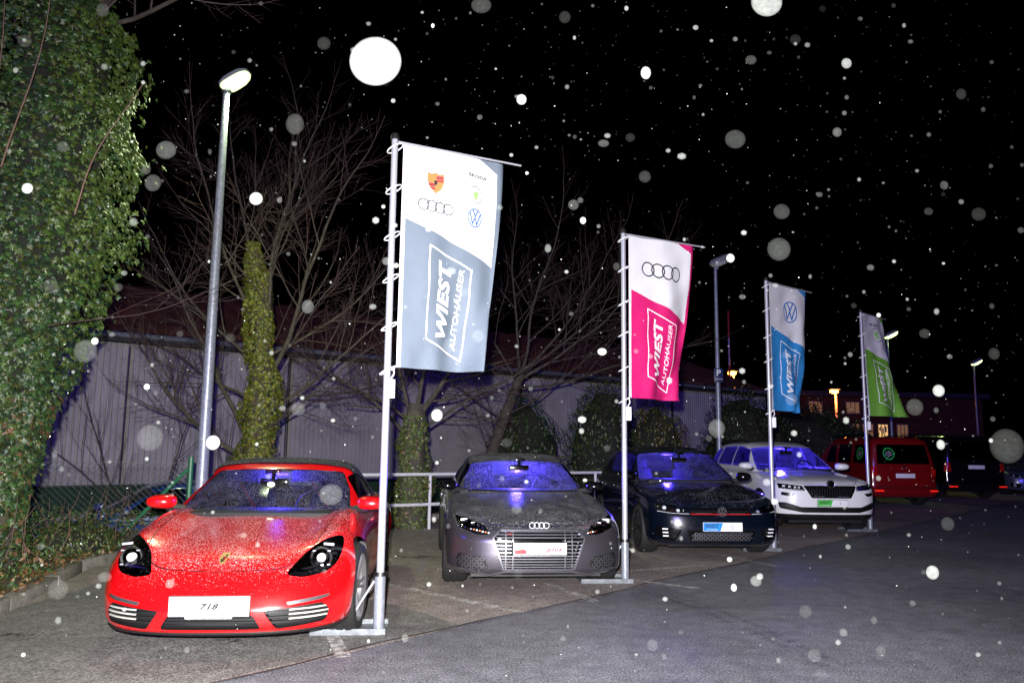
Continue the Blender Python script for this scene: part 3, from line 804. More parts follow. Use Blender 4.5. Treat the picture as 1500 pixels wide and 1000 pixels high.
    windows(c, rp([(-.70, .895), (0, .885), (.70, .895), (.645, 1.06), (.555, 1.225), (.3, 1.25), (0, 1.258), (-.3, 1.25), (-.555, 1.225), (-.645, 1.06)], .03, 2),
        [rp([(.72, .93), (1.16, 1.20), (1.42, 1.26), (2.0, 1.24), (2.15, .95)], .03, 2), rp([(2.2, .96), (2.06, 1.22), (2.3, 1.17), (2.62, 1.02)], .02, 2)], ws_mat='windscreen_wet', rear=rp([(-.5, 1.02), (-.42, 1.24), (.42, 1.24), (.5, 1.02)], .03, 2))
    wipers(c, [[(-.55, .905), (-.2, .91), (.05, .912)], [(.0, .905), (.35, .91), (.6, .92)]])
    dp = rp([(.60, .90), (.62, .34), (.72, .25), (1.85, .25), (2.05, .5), (2.1, .93)], .06, 3)
    for s in (1, -1):
        nb = take(c, 'body', dp, 'x', F_SIDE(s)); inn = extract(nb, cut(nb, inset(dp, .006), 'x', lambda f: True)); push(nb, -.006); c.gaps.append(nb)
        d = obj('door', inn, MATS['grey_paint'], c.root); obj('door_handle', B((s * .905, 1.85, .80), (.03, .2, .03), None, .008), MATS['grey_paint'], d)
    mirrors(c, .75, .62, .975, 'black_gloss', w=.22, h=.12)
    wheels(c, .905, .243, 5, 'alloy_dark', .235)
    interior(c, .72, .92, .64, .92, 1.17, 1.55, .32, 'seat_dark', 200, 2.9, lamp_pos=(.0, 1.14, 1.07), h=.60)
    o, mark = plate(c, -.925, .452, .52, .112)
    mark('lettering', text_fit(':plus', .17, .05, shear=.3, bold=.05), 'ink_red', .13, -.01)
    bm = bmesh.new(); poly2(bm, [(-.245, -.046), (-.13, -.046), (-.13, -.012), (-.16, -.002), (-.245, -.012)]); mark('red_roof_mark', bm, 'ink_red')
    mark('small_print', text_fit('Gebrauchtwagen', .26, .012), 'ink_grey', .0, .035)
    rk = rings_mark(.185); mv(rk, Matrix.Translation((0, .672, 0)));
    for v in rk.verts: v.co = Vector((v.co.x, -.86 + (v.co.y - .672) * .35, .668 + (v.co.y - .672) * .95))
    obj('ring_badge', thicken(rk, (0, .006, -.004)), mat('badge_silver', (.6, .6, .63), .4, metal=.2), c.root)
    tt = text_fit('TTS', .05, .014, shear=.2, bold=.02); mv(tt, Matrix.Translation((-.30, -.958, .594)) @ Matrix.Rotation(math.pi / 2, 4, 'X')); obj('grille_badge', tt, MATS['red_trim'], c.root, smooth=False)
    finish(c, 'metallic grey coupe with large chrome six-sided grille and snow-dusted bonnet', 'grey_paint', None, ((.20, 8.68), 6), rear=3.2)
    return c

# ================================================================== hatchback, used twice (dark one in the row, blue one below, silver one far away)
def build_hatch(name, paint, label, pose, detail=True, blue=70, front=True):
    Zc = PC([(-.90, .66), (-.82, .69), (-.6, .79), (-.3, .865), (.1, .92), (.5, .965), (1., .98), (2., .99), (3.0, 1.0), (3.4, .95)])
    def Zt(x, y):
        return Zc(y) - .05 * (abs(x) / .8) ** 2.6 + .012 * gauss(abs(x), .52, .07) * gauss(y, -.1, .5)
    def flare(y, z):
        return .02 * gauss(y, 0, .42) * gauss(z, .42, .26) + .02 * gauss(y, 2.64, .5) * gauss(z, .45, .3) + .012 * gauss(z, .78, .03)
    rf = PC([(.35, 1.37), (1.2, 1.41), (1.6, 1.455), (2.2, 1.455), (2.9, 1.41), (3.4, 1.36)])
    S = dict(name=name, wb=2.637, rw=.323, zb=.17, Zt=Zt, flare=flare, nf=3.2, cf=.58,
        rows=[(0, -.76, .80, 3.25), (.06, -.84, .84, 3.32), (.2, -.865, .865, 3.38), (.5, -.88, .88, 3.4), (.75, -.865, .88, 3.38), (.9, -.83, .865, 3.33), (.96, -.79, .845, 3.3), (1, -.70, .80, 3.2)],
        cZt=lambda x, y: rf(y) - .04 * (abs(x) / .6) ** 2.6, czb=.88,
        crows=[(0, .32, .79, 3.38), (.3, .56, .765, 3.3), (.6, .83, .705, 3.2), (.85, 1.06, .635, 3.08), (.95, 1.16, .60, 3.0), (1, 1.30, .53, 2.85)],
        ccf=.26, cnf=2.6, ccr=.3, hole=[(-.66, .55), (.66, .55), (.66, 2.9), (-.66, 2.9)])
    c = make_car(S)
    lp = rp([(.80, .715), (.66, .695), (.47, .645), (.40, .575), (.60, .572), (.80, .61)], .012, 2)
    for h, s in zip(lamp(c, lp, depth=.07), (1, -1)):
        def lh(x, z):
            r = c.bvh.ray_cast(Vector((s * x, -3, z)), Vector((0, 1, 0))); return r[0].y if r[0] else -.7
        for x, z, r_ in ((.70, .655, .026), (.54, .625, .022)):
            lens(h, s * x, lh(x, z) + .04, z, r_, 'lamp_lens', .02)
        for k in range(6):
            t = k / 5; a, b = .78 - .15 * t, .60 + .0 * t
            obj('led_strip', B((s * a, lh(a, .598) + .012, .592 + .02 * (1 - t)), (.03, .01, .006), None, .002), MATS['lamp_white'], h)
            a = .60 - .17 * t; obj('led_strip', B((s * a, lh(a, .592) + .012, .592 - .004 * t), (.034, .01, .006), None, .002), MATS['lamp_white'], h)
    for o, nb, s in recess(c, rp([(-.395, .655), (.395, .655), (.40, .575), (-.40, .575)], .008, 2), depth=.05, name='grille', m=MATS['black_gloss']):
        bars(nb, [hband(.582, .592)], MATS['red_trim'] if detail else MATS['satin_chrome'], o, 'grille_strip', .012, off=0)
        bars(nb, [hband(.608, .614), hband(.632, .638)], MATS['black_plastic'], o, 'grille_bar', .02, off=-.01)
        bars(nb, [hband(.596, .602, -.33, -.12), hband(.596, .602, .12, .33)], MATS['satin_chrome'], o, 'grille_bar', .012, off=-.002); nb.free()
    lo = rp([(-.46, .385), (.46, .385), (.40, .235), (-.40, .235)], .02, 2)
    for o, nb, s in recess(c, lo, depth=.06, name='lower_grille', m=MATS['black_gloss']):
        hb = bmesh.new()
        for r_ in range(6):
            for q in range(19):
                x = -.36 + q * .06 + (r_ % 2) * .03; z = .262 + r_ * .026
                if inpoly((x, z), inset(lo, .02)): ring2(hb, x, z, .0105, .0165, 6, 1.9)
        drape(hb, c.bvh, off=-.008); obj('honeycomb_mesh', hb, MATS['satin_chrome'], o, smooth=False); nb.free()
    for o, nb, s in recess(c, rp([(.52, .385), (.80, .43), (.82, .34), (.76, .26), (.60, .24)], .02, 3), mirror=True, depth=.05, m=MATS['black_gloss']):
        for k in range(3):
            z = .30 + k * .045; r = c.bvh.ray_cast(Vector((s * .72, -3, z)), Vector((0, 1, 0))); y = r[0].y if r[0] else -.6
            obj('fog_fin', B((s * (.70 + k * .006), y + .012, z), (.075, .03, .016), Matrix.Rotation(R(22 * s), 3, 'Z'), .005), MATS['lamp_white'], o)
        nb.free()
    panel(c, 'body', rp([(-.50, .70), (-.40, .665), (.40, .665), (.50, .70), (.66, .86), (.74, 1.2), (-.74, 1.2), (-.66, .86)], .03, 3), 'y', lambda f: f.normal.z > .15 and f.calc_center_median().y < .55, 'bonnet', MATS[paint], gap=.005)
    windows(c, rp([(-.72, .945), (0, .935), (.72, .945), (.665, 1.12), (.575, 1.33), (.3, 1.36), (0, 1.368), (-.3, 1.36), (-.575, 1.33), (-.665, 1.12)], .03, 2),
        [rp([(.80, .985), (1.22, 1.31), (1.5, 1.36), (1.72, 1.365), (1.72, 1.0)], .03, 2), rp([(1.80, 1.0), (1.80, 1.365), (2.5, 1.35), (2.72, 1.2), (2.72, 1.02)], .03, 2)], rear=rp([(-.56, 1.02), (-.50, 1.34), (.50, 1.34), (.56, 1.02)], .04, 2))
    wipers(c, [[(-.6, .955), (-.25, .957), (.02, .962)], [(-.05, .955), (.3, .96), (.62, .972)]])
    for pl in ([(.66, .93), (.66, .34), (.80, .25), (1.74, .25), (1.76, .97)], [(1.78, .97), (1.78, .25), (2.2, .27), (2.36, .6), (2.62, .72), (2.66, .98)]):
        pl = rp(pl, .05, 3)
        for s in (1, -1):
            nb = take(c, 'body', pl, 'x', F_SIDE(s)); inn = extract(nb, cut(nb, inset(pl, .006), 'x', lambda f: True)); push(nb, -.006); c.gaps.append(nb)
            d = obj('door', inn, MATS[paint], c.root); yy = max(p[0] for p in pl) - .2; obj('door_handle', B((s * .895, yy - .02, .84), (.03, .18, .03), None, .008), MATS[paint], d)
    mirrors(c, .76, .58, 1.02, 'black_gloss' if detail else paint, w=.22, h=.15)
    wheels(c, .895, .235, 5, 'alloy_dark', .225)
    interior(c, .62, .97, .64, .95, 1.25, 1.5, .36, 'seat_dark', blue * 1.3, 2.9, lamp_pos=(0, 1.6, 1.28), h=.62)
    o, mark = plate(c, -.91, .432, .52, .112)
    if detail:
        bm = bmesh.new(); poly2(bm, [(-.257, -.052), (-.035, -.052), (.005, .052), (-.257, .052)]); mark('blue_field', bm, 'plate_blue', off=.005)
        mark('lettering', text_fit('WIEST', .18, .05, shear=.25, bold=.016), 'ink_black', -.14, .012, .0062)
        mark('small_print', text_fit('AUTOHÄUSER', .15, .016, bold=.01), 'white_plate', -.145, -.03, .0062)
        mark('round_badge', mv(vw_mark(.03), Matrix.Identity(4)), 'ink_grey', .125, 0)
    vb = vw_mark(.058); mv(vb, Matrix.Translation((0, -.905, .622)) @ Matrix.Rotation(math.pi / 2 - .15, 4, 'X')); obj('round_badge', thicken(vb, (0, .008, 0)), MATS['chrome' if not detail else 'satin_chrome'], c.root)
    finish(c, label, paint, None, pose, rear=3.3)
    return c

# ================================================================== white crossover
def build_crossover():
    Zc = PC([(-.92, .84), (-.84, .865), (-.6, .94), (-.3, .99), (.1, 1.03), (.5, 1.07), (1., 1.08), (2., 1.09), (3.1, 1.10), (3.5, 1.05)])
    def Zt(x, y):
        return Zc(y) - .06 * (abs(x) / .8) ** 2.6 + .012 * gauss(abs(x), .42, .06) * gauss(y, -.2, .5) + .018 * gauss(abs(x), .70, .1) * gauss(y, -.1, .5)
    def flare(y, z):
        return .03 * gauss(y, 0, .42) * gauss(z, .5, .26) + .03 * gauss(y, 2.64, .5) * gauss(z, .5, .3) + .012 * gauss(z, .9, .03)
    rf = PC([(.35, 1.49), (1.2, 1.53), (1.6, 1.585), (2.3, 1.585), (3.1, 1.53), (3.5, 1.48)])
    S = dict(name='white_crossover', wb=2.638, rw=.345, gap=.06, zb=.26, Zt=Zt, flare=flare, nf=3.2, cf=.58,
        rows=[(0, -.76, .80, 3.3), (.06, -.85, .86, 3.40), (.2, -.885, .885, 3.46), (.5, -.90, .895, 3.48), (.78, -.89, .895, 3.46), (.9, -.87, .88, 3.43), (.96, -.83, .86, 3.4), (1, -.74, .81, 3.3)],
        cZt=lambda x, y: rf(y) - .04 * (abs(x) / .6) ** 2.6, czb=.98,
        crows=[(0, .30, .80, 3.44), (.3, .54, .775, 3.36), (.6, .80, .72, 3.28), (.85, 1.02, .65, 3.18), (.95, 1.12, .62, 3.1), (1, 1.26, .55, 2.95)],
        ccf=.26, cnf=2.6, ccr=.3, hole=[(-.66, .55), (.66, .55), (.66, 2.9), (-.66, 2.9)])
    c = make_car(S)
    gp = [(-.46, .825), (-.10, .828), (0, .812), (.10, .828), (.46, .825), (.34, .625), (-.34, .625)]
    for o, nb, s in recess(c, rp(gp, .02, 2), depth=.05, name='grille', m=MATS['black_gloss']):
        fr = nb.copy(); fi = cut(fr, inset(rp(gp, .02, 2), .012), 'y', lambda f: True); bmesh.ops.delete(fr, geom=fi, context='FACES'); push(fr, .008); obj('grille_frame', solid(fr, .02), MATS['black_gloss'], o)
        bars(nb, [[(x, .63), (x + .012, .63), (x + .012, .82), (x, .82)] for x in np.linspace(-.42, .41, 20)], MATS['black_plastic'], o, 'grille_slat', .02, off=-.004)
        bars(nb, [hband(.645, .660, -.30, -.12), hband(.645, .660, .12, .30)], MATS['satin_chrome'], o, 'grille_strip', .01); nb.free()
    lp = rp([(.82, .86), (.66, .845), (.475, .825), (.44, .745), (.62, .755), (.82, .775)], .012, 2)
    for h, s in zip(lamp(c, lp, depth=.06), (1, -1)):
        def lh(x, z):
            r = c.bvh.ray_cast(Vector((s * x, -3, z)), Vector((0, 1, 0))); return r[0].y if r[0] else -.7
        for x, z, w in ((.74, .815, .05), (.66, .808, .045), (.58, .80, .04), (.52, .797, .03)):
            obj('led_unit', B((s * x, lh(x, z) + .03, z), (w, .02, .035), None, .006), MATS['lamp_white'], h)
        for k in range(8):
            x = .78 - .3 * k / 7; obj('led_strip', B((s * x, lh(x, .775) + .012, .772 - .012 * k / 7), (.036, .01, .007), None, .002), MATS['lamp_white'], h)
    for h, s in zip(lamp(c, rp([(.60, .70), (.80, .72), (.80, .665), (.66, .65)], .012, 2), depth=.04, name='fog_lamp'), (1, -1)):
        obj('led_unit', B((s * .71, -.66, .685), (.07, .02, .02), None, .004), MATS['lamp_white'], h)
    for o, nb, s in recess(c, rp([(-.84, .545), (-.76, .55), (-.52, .475), (.52, .475), (.76, .55), (.84, .545), (.82, .445), (.5, .385), (-.5, .385), (-.82, .445)], .02, 2), depth=.05, name='lower_grille'):
        bars(nb, [hband(.405, .412), hband(.43, .437), hband(.455, .462)], MATS['black_gloss'], o, 'intake_slat', .015, off=-.01); nb.free()
    ch = take(c, 'body', hband(.2, .355), 'y', lambda f: f.calc_center_median().y < -.25); push(ch, .006); obj('chin_panel', solid(ch, .02), MATS['black_plastic'], c.root)
    panel(c, 'body', rp([(-.52, .875), (-.44, .845), (-.12, .845), (0, .835), (.12, .845), (.44, .845), (.52, .875), (.68, .98), (.78, 1.3), (-.78, 1.3), (-.68, .98)], .03, 3), 'y', lambda f: f.normal.z > .15 and f.calc_center_median().y < .55, 'bonnet', MATS['white_paint'], gap=.005)
    windows(c, rp([(-.73, 1.045), (0, 1.035), (.73, 1.045), (.68, 1.22), (.59, 1.455), (.3, 1.482), (0, 1.49), (-.3, 1.482), (-.59, 1.455), (-.68, 1.22)], .03, 2),
        [rp([(.78, 1.10), (1.18, 1.43), (1.5, 1.485), (1.74, 1.49), (1.74, 1.11)], .03, 2), rp([(1.80, 1.11), (1.80, 1.49), (2.55, 1.475), (2.66, 1.12)], .03, 2), rp([(2.72, 1.12), (2.64, 1.46), (3.0, 1.40), (3.15, 1.18)], .03, 2)], ws_mat='windscreen_light', rear=rp([(-.58, 1.12), (-.52, 1.45), (.52, 1.45), (.58, 1.12)], .04, 2))
    wipers(c, [[(-.6, 1.055), (-.25, 1.058), (.02, 1.062)], [(-.05, 1.055), (.3, 1.06), (.62, 1.072)]])
    for pl in ([(.66, 1.03), (.66, .42), (.80, .34), (1.74, .34), (1.76, 1.07)], [(1.78, 1.07), (1.78, .34), (2.2, .36), (2.36, .7), (2.62, .82), (2.66, 1.08)]):
        pl = rp(pl, .05, 3)
        for s in (1, -1):
            nb = take(c, 'body', pl, 'x', F_SIDE(s)); inn = extract(nb, cut(nb, inset(pl, .006), 'x', lambda f: True)); push(nb, -.006); c.gaps.append(nb)
            d = obj('door', inn, MATS['white_paint'], c.root); yy = max(p[0] for p in pl) - .2; obj('door_handle', B((s * .905, yy, .95), (.03, .18, .03), None, .008), MATS['white_paint'], d)
    for s in (1, -1):
        obj('roof_rail', T([(s * .60, 1.35, 1.545), (s * .61, 1.5, 1.60), (s * .61, 2.4, 1.61), (s * .58, 3.0, 1.55)], .016, 8), MATS['black_plastic'], c.root)
        # dark wheel arch cladding
        for yc in (0, 2.638):
            r0, r1 = .405, .46; bm = bmesh.new(); A = np.linspace(-.25, math.pi + .25, 22)
            pin = [(.906 * s, yc + r0 * math.cos(a), .345 + r0 * math.sin(a)) for a in A]; pout = [(.900 * s, yc + r1 * math.cos(a), .345 + r1 * math.sin(a)) for a in A]; pb = [(.84 * s, yc + r0 * math.cos(a), .345 + r0 * math.sin(a)) for a in A]
            if yc == 0: 
                for L in (pin, pout):
                    for k, p in enumerate(L):
                        h = c.bvh.ray_cast(Vector((2 * s, p[1], p[2])), Vector((-s, 0, 0)))
                        if h[0] is not None and abs(h[0].x) < .9: L[k] = (h[0].x + s * .012, p[1], p[2])
            vi, vo, vb = ([bm.verts.new(p) for p in L] for L in (pin, pout, pb))
            for k in range(len(A) - 1):
                bm.faces.new((vi[k], vi[k + 1], vo[k + 1], vo[k])); bm.faces.new((vb[k], vb[k + 1], vi[k + 1], vi[k]))
            obj('arch_cladding', bm, MATS['black_plastic'], c.root)
    mirrors(c, .80, .60, 1.125, 'white_paint', w=.26, h=.15)
    wheels(c, .905, .24, 5, 'alloy_dark', .22)
    interior(c, .62, 1.07, .64, .95, 1.37, 1.5, .46, 'seat_dark', 140, 2.9, lamp_pos=(0, 1.25, 1.40), h=.62)
    o, mark = plate(c, -.93, .545, .52, .112)
    bm = bmesh.new(); poly2(bm, [(-.257, -.052), (-.035, -.052), (.005, .052), (-.257, .052)]); mark('green_field', bm, 'plate_green', off=.005)
    mark('lettering', text_fit('WIEST', .18, .05, shear=.25, bold=.016), 'ink_black', -.14, .012, .0062)
    mark('small_print', text_fit('AUTOHÄUSER', .15, .016, bold=.01), 'white_plate', -.145, -.03, .0062)
    mark('round_badge', arrow_mark(.03), 'ink_grey', .125, 0)
    bm = LA([(.001, -.022), (.05, -.018), (.062, -.008), (.065, .02)], 'y', 24, (0, -.885, .862)); b = obj('bonnet_badge', bm, MATS['black_gloss'], c.root)
    bm = LA([(.056, -.018), (.061, -.020), (.066, -.012)], 'y', 24, (0, -.885, .862)); obj('badge_ring', bm, MATS['satin_chrome'], b)
    finish(c, 'white crossover with roof rails, black grille and white and green number plate', 'white_paint', None, ((5.38, 14.38), 3.5), rear=3.4, floor=.2)
    return c

# ================================================================== vans seen from behind
def build_van(name, paint, label, pose, L=4.4, W=.895, H=1.82, wb=2.68, roh=.84, sill=.32, big=False, split=False, circ=False, group=None):
    k = H / 1.82; yr = wb + roh; zbelt = 1.02 * k
    Zc = PC([(-.9, .75 * k), (-.6, .92 * k), (0, 1.0 * k), (.4, 1.06 * k), (1, 1.08 * k), (yr, 1.06 * k)])
    rf = PC([(.0, H - .10), (.9, H - .06), (1.5, H - .01), (yr - .6, H - .02), (yr, H - .06)])
    S = dict(name=name, wb=wb, rw=.32 * (1.06 if big else 1), zb=.26, Zt=lambda x, y: Zc(y) - .03 * (abs(x) / .8) ** 3, nf=3.2, cf=.5, nr=5., cr=.20, cat='van',
        rows=[(0, -.74, W * .92, yr - .10), (.08, -.84, W * .96, yr - .02), (.18, -.86, W * .985, yr), (.27, -.87, W, yr), (.30, -.87, W, yr - .05), (.6, -.84, W, yr - .06), (.9, -.78, W * .985, yr - .065), (1, -.70, W * .965, yr - .075)],
        cZt=lambda x, y: rf(y) - .045 * (abs(x) / .75) ** 3.5, czb=.95 * k, cnr=5., ccr=.20,
        crows=[(0, .10, W * .975, yr - .062), (.3, .32, W * .955, yr - .09), (.6, .62, W * .91, yr - .135), (.86, .92, W * .855, yr - .185), (.95, 1.05, W * .82, yr - .22), (1, 1.25, W * .74, yr - .32)],
        ccf=.25, cnf=2.8, hole=[(-.7, .5), (.7, .5), (.7, yr - .35), (-.7, yr - .35)])
    c = make_car(S); c.gaps = []
    FR = lambda f: f.normal.y > .05 and f.calc_center_median().y > yr - .8
    # tailgate = body part + window; outline gap
    tg = rp([(-W + .20, .52), (W - .20, .52), (W - .14, 1.02 * k), (-W + .14, 1.02 * k)], .03, 2)
    nb = take(c, 'body', tg, 'y', FR); inn = extract(nb, cut(nb, inset(tg, .007), 'y', lambda f: True)); push(nb, -.008); c.gaps.append(nb); gate = obj('tailgate', inn, MATS[paint], c.root)
    # lamps in the rear corners
    for s in (1, -1):
        lp = rp([(W - .165, .86 * k), (W - .015, .84 * k), (W - .015, 1.055 * k - .04), (W - .165, 1.055 * k - .04), (W - .165, .86 * k)][:4], .01, 1)
        pl = [(W - .16, .78 * k), (W + .05, .78 * k), (W + .05, 1.02 * k), (W - .16, 1.02 * k)]
        if s < 0: pl = flipx(pl)
        nb = take(c, 'body', pl, 'y', lambda f: f.normal.y > .12 and f.calc_center_median().y > yr - .4)
        if len(nb.faces): obj('tail_light', solid(push(nb, .012), .02), MATS['tail_red'], c.root)
        else: nb.free()
        bm = B((s * (W - .09), yr - .075 + .02, .90 * k), (.05, .02, .16 * k), None, .004); obj('tail_light_core', bm, MATS['tail_red'], c.root)
        obj('rear_reflector', B((s * (W - .16), yr + .002, .42 if not big else .40), (.22 if not big else .26, .012, .04), Matrix.Rotation(R(-6 * s), 3, 'Z'), .004), MATS['reflector_red'], c.root)
    wr = (-W * .80, W * .80)
    rp_ = rp([(wr[0], 1.10 * k), (wr[1], 1.10 * k), (wr[1] * .93, H - .22), (wr[0] * .93, H - .22)], .04, 2)
    if split:
        for a, b in ((wr[0], -.03), (.03, wr[1])):
            p = rp([(a, 1.10 * k), (b, 1.10 * k), (b * (.93 if abs(b) > .1 else 1), H - .22), (a * (.93 if abs(a) > .1 else 1), H - .22)], .04, 2)
            nb = take(c, 'cab', p, 'y', FR); obj('rear_window', push(nb, -.006), MATS['dark_glass'], c.root)
    else:
        nb = take(c, 'cab', rp_, 'y', FR); obj('rear_window', push(nb, -.006), MATS['dark_glass'], c.root)
    sides = [[(1.0, 1.10 * k), (1.15, H - .26), (1.5, H - .22), (1.55, 1.10 * k)], [(1.68, 1.10 * k), (1.68, H - .22), (wb - .32, H - .22), (wb - .32, 1.10 * k)], [(wb - .18, 1.10 * k), (wb - .18, H - .22), (yr - .40, H - .23), (yr - .32, 1.10 * k)]]
    for pl in sides:
        pl = rp(pl, .04, 2)
        for s in (1, -1): nb = take(c, 'cab', pl, 'x', F_SIDE(s)); obj('side_window', push(nb, -.006), MATS['dark_glass'], c.root)
    nb = take(c, 'cab', rp([(-.7, 1.1 * k), (.7, 1.1 * k), (.62, H - .2), (-.62, H - .2)], .04, 2), 'y', lambda f: f.normal.y < -.1 and f.calc_center_median().y < 1.6); obj('windscreen', nb, MATS['dark_glass'], c.root)
    mirrors(c, W * .93, .7, 1.12 * k, 'black_gloss', w=.24, h=.2)
    wheels(c, W + .0, .20, 5, 'alloy_dark', .21)
    o, mark = plate(c, yr - .035, .80 * k if not big else .98, .52, .112, ny=1)
    if big: pass
    vb = vw_mark(.07); mv(vb, Matrix.Translation((0, yr - .055, (1.0 if not big else 1.16) * (k if not big else 1))) @ Matrix.Rotation(math.pi, 4, 'Z') @ Matrix.Rotation(math.pi / 2, 4, 'X')); obj('round_badge', thicken(vb, (0, -.008, 0)), MATS['chrome'], gate)
    obj('bumper_crease', B((0, yr - .055, .50), (W * 1.7, .03, .02), None, .005), MATS['black_plastic'], c.root)
    obj('rear_wiper', T([(-.05, yr - .09, 1.10 * k), (.32, yr - .115, 1.2 * k)], .01, 6), MATS['black_plastic'], c.root)
    for s in (1, -1): obj('roof_rail', T([(s * W * .78, 1.2, H - .04), (s * W * .79, 1.4, H + .02), (s * W * .79, yr - .7, H + .015), (s * W * .77, yr - .5, H - .04)], .015, 6), MATS['chrome' if circ else 'black_plastic'], c.root)
    if circ:   # green round sale stickers with white writing, on the rear glass and on the side glass
        def sticker(place):
            bm = bmesh.new()
            for q in range(3):
                a0 = R(20 + q * 120); ring2(bm, 0, 0, .125, .155, 14, 1, a0, a0 + R(98)); a1 = a0 + R(98)
                d = Vector((math.cos(a1), math.sin(a1))); t = Vector((-d.y, d.x)); poly2(bm, [d * .10, d * .185, d * .14 + t * .06])
            return bm
        for kind in ('rear', 'side'):
            for nm, bm, mm in (('sticker', sticker(0), 'sticker_green'), ('lettering', None, 'white_plate')):
                if bm is None:
                    bm = bmesh.new()
                    for s_, w, yy in (('Jetzt', .13, .05), ('Neuwagen', .2, 0), ('sichern', .13, -.05)):
                        t = text_fit(s_, w, .035, bold=.01); merge(bm, t, Matrix.Translation((0, yy, 0)))
                    mv(bm, Matrix.Rotation(R(22), 4, 'Z'))
                for v in bm.verts:
                    t, z = v.co.x, v.co.y + 1.36
                    if kind == 'rear':
                        h = c.cbvh.ray_cast(Vector((.38 - t, 8, z)), Vector((0, -1, 0))); v.co = h[0] + Vector((0, .004, 0)) if h[0] is not None else Vector((.38 - t, yr - .1, z))
                    else:
                        h = c.cbvh.ray_cast(Vector((3, wb + .12 + t, z)), Vector((-1, 0, 0))); v.co = h[0] + Vector((.004, 0, 0)) if h[0] is not None else Vector((.8, wb + .12 + t, z))
                obj(nm, bm, MATS[mm], c.root, smooth=False)
    finish(c, label, paint, None, pose, group=group or 'v', rear=yr - .1, floor=.25)
    c.root['category'] = 'van'
    return c
mat('sticker_green', (.03, .45, .08), .5)
# ================================================================== ground
def asphalt(name, col, sc=1., wet=.55, specks=.25, patch=.25):
    m = bpy.data.materials.new(name); MATS[name] = m; m.use_nodes = True
    t = m.node_tree; n = t.nodes; L = t.links; p = n['Principled BSDF']
    tc = n.new('ShaderNodeTexCoord')
    def noi(s, d=4, r=.6):
        q = n.new('ShaderNodeTexNoise'); q.inputs['Scale'].default_value = s; q.inputs['Detail'].default_value = d; q.inputs['Roughness'].default_value = r
        L.new(tc.outputs['Object'], q.inputs['Vector']); return q.outputs['Fac']
    def mr(v, a, b, c, d):
        q = n.new('ShaderNodeMapRange'); q.inputs['From Min'].default_value = a; q.inputs['From Max'].default_value = b; q.inputs['To Min'].default_value = c; q.inputs['To Max'].default_value = d
        L.new(v, q.inputs['Value']); return q.outputs[0]
    def mul(a, b):
        q = n.new('ShaderNodeMath'); q.operation = 'MULTIPLY'; L.new(a, q.inputs[0]); L.new(b, q.inputs[1]); return q.outputs[0]
    grain = mr(noi(62, 3, .85), .36, .66, .15, 2.0); mid = mr(noi(6, 5), .3, .7, 1 - patch, 1 + patch); big = mr(noi(.5, 4), .3, .7, 1 - patch, 1 + patch)
    f = mul(mul(grain, mid), big)
    mx = n.new('ShaderNodeVectorMath'); mx.operation = 'SCALE'; mx.inputs[0].default_value = col; L.new(f, mx.inputs['Scale'])
    vo = n.new('ShaderNodeTexVoronoi'); vo.inputs['Scale'].default_value = 120; L.new(tc.outputs['Object'], vo.inputs['Vector'])
    st = mr(vo.outputs['Distance'], .12, .2, 1, 0)
    r2 = mr(noi(30, 2), .58, .62, 0, 1); sp = mul(st, r2)
    mi = n.new('ShaderNodeMix'); mi.data_type = 'RGBA'; sc_ = mr(sp, 0, 1, 0, specks); L.new(sc_, mi.inputs[0]); L.new(mx.outputs[0], mi.inputs[6]); mi.inputs[7].default_value = (.5, .5, .5, 1)
    L.new(mi.outputs[2], p.inputs['Base Color'])
    L.new(mr(noi(1.3, 4), .3, .7, wet - .12, wet + .15), p.inputs['Roughness'])
    b = n.new('ShaderNodeBump'); b.inputs['Strength'].default_value = .7; b.inputs['Distance'].default_value = .012; L.new(noi(85, 2, .8), b.inputs['Height']); L.new(b.outputs[0], p.inputs['Normal'])
    return m
asphalt('old_asphalt', (.25, .212, .198), wet=.62, specks=.5)
asphalt('new_asphalt', (.140, .140, .165), wet=.62, specks=.6, patch=.28)
asphalt('patch_asphalt', (.15, .145, .138), wet=.62, specks=.4)
mat('earth', (.05, .038, .022), .9, nz=(8, .5), bump=(30, .6))
mat('kerb_stone', (.16, .15, .13), .85, nz=(12, .35), bump=(60, .5))
mat('faded_line', (.55, .53, .52), .8, nz=(3, .3))
def worn_line_mat():
    m = MATS['faded_line']; t = m.node_tree; n = t.nodes; L = t.links; out = n['Material Output']; src = out.inputs[0].links[0].from_socket
    tc = n.new('ShaderNodeTexCoord'); q = n.new('ShaderNodeTexNoise'); q.inputs['Scale'].default_value = 14; q.inputs['Detail'].default_value = 6; q.inputs['Roughness'].default_value = .8; L.new(tc.outputs['Object'], q.inputs['Vector'])
    r = n.new('ShaderNodeMapRange'); r.inputs['From Min'].default_value = .42; r.inputs['From Max'].default_value = .60; L.new(q.outputs['Fac'], r.inputs['Value'])
    tr = n.new('ShaderNodeBsdfTransparent'); mi = n.new('ShaderNodeMixShader'); L.new(r.outputs[0], mi.inputs[0]); L.new(tr.outputs[0], mi.inputs[1]); L.new(src, mi.inputs[2]); L.new(mi.outputs[0], out.inputs[0])
worn_line_mat()
def sheet(name, pts, z, m, sub=0):
    bm = bmesh.new(); f = bm.faces.new([bm.verts.new((p[0], p[1], z)) for p in pts])
    if f.normal.z < 0: bmesh.ops.reverse_faces(bm, faces=bm.faces)
    bm.normal_update()
    if bm.faces[:][0].normal.z < 0: bmesh.ops.reverse_faces(bm, faces=bm.faces)
    return tag(obj(name, bm, MATS[m], smooth=False), kind='structure')
D48 = Vector((math.cos(R(48.2)), math.sin(R(48.2)))); N48 = Vector((-D48.y, D48.x))
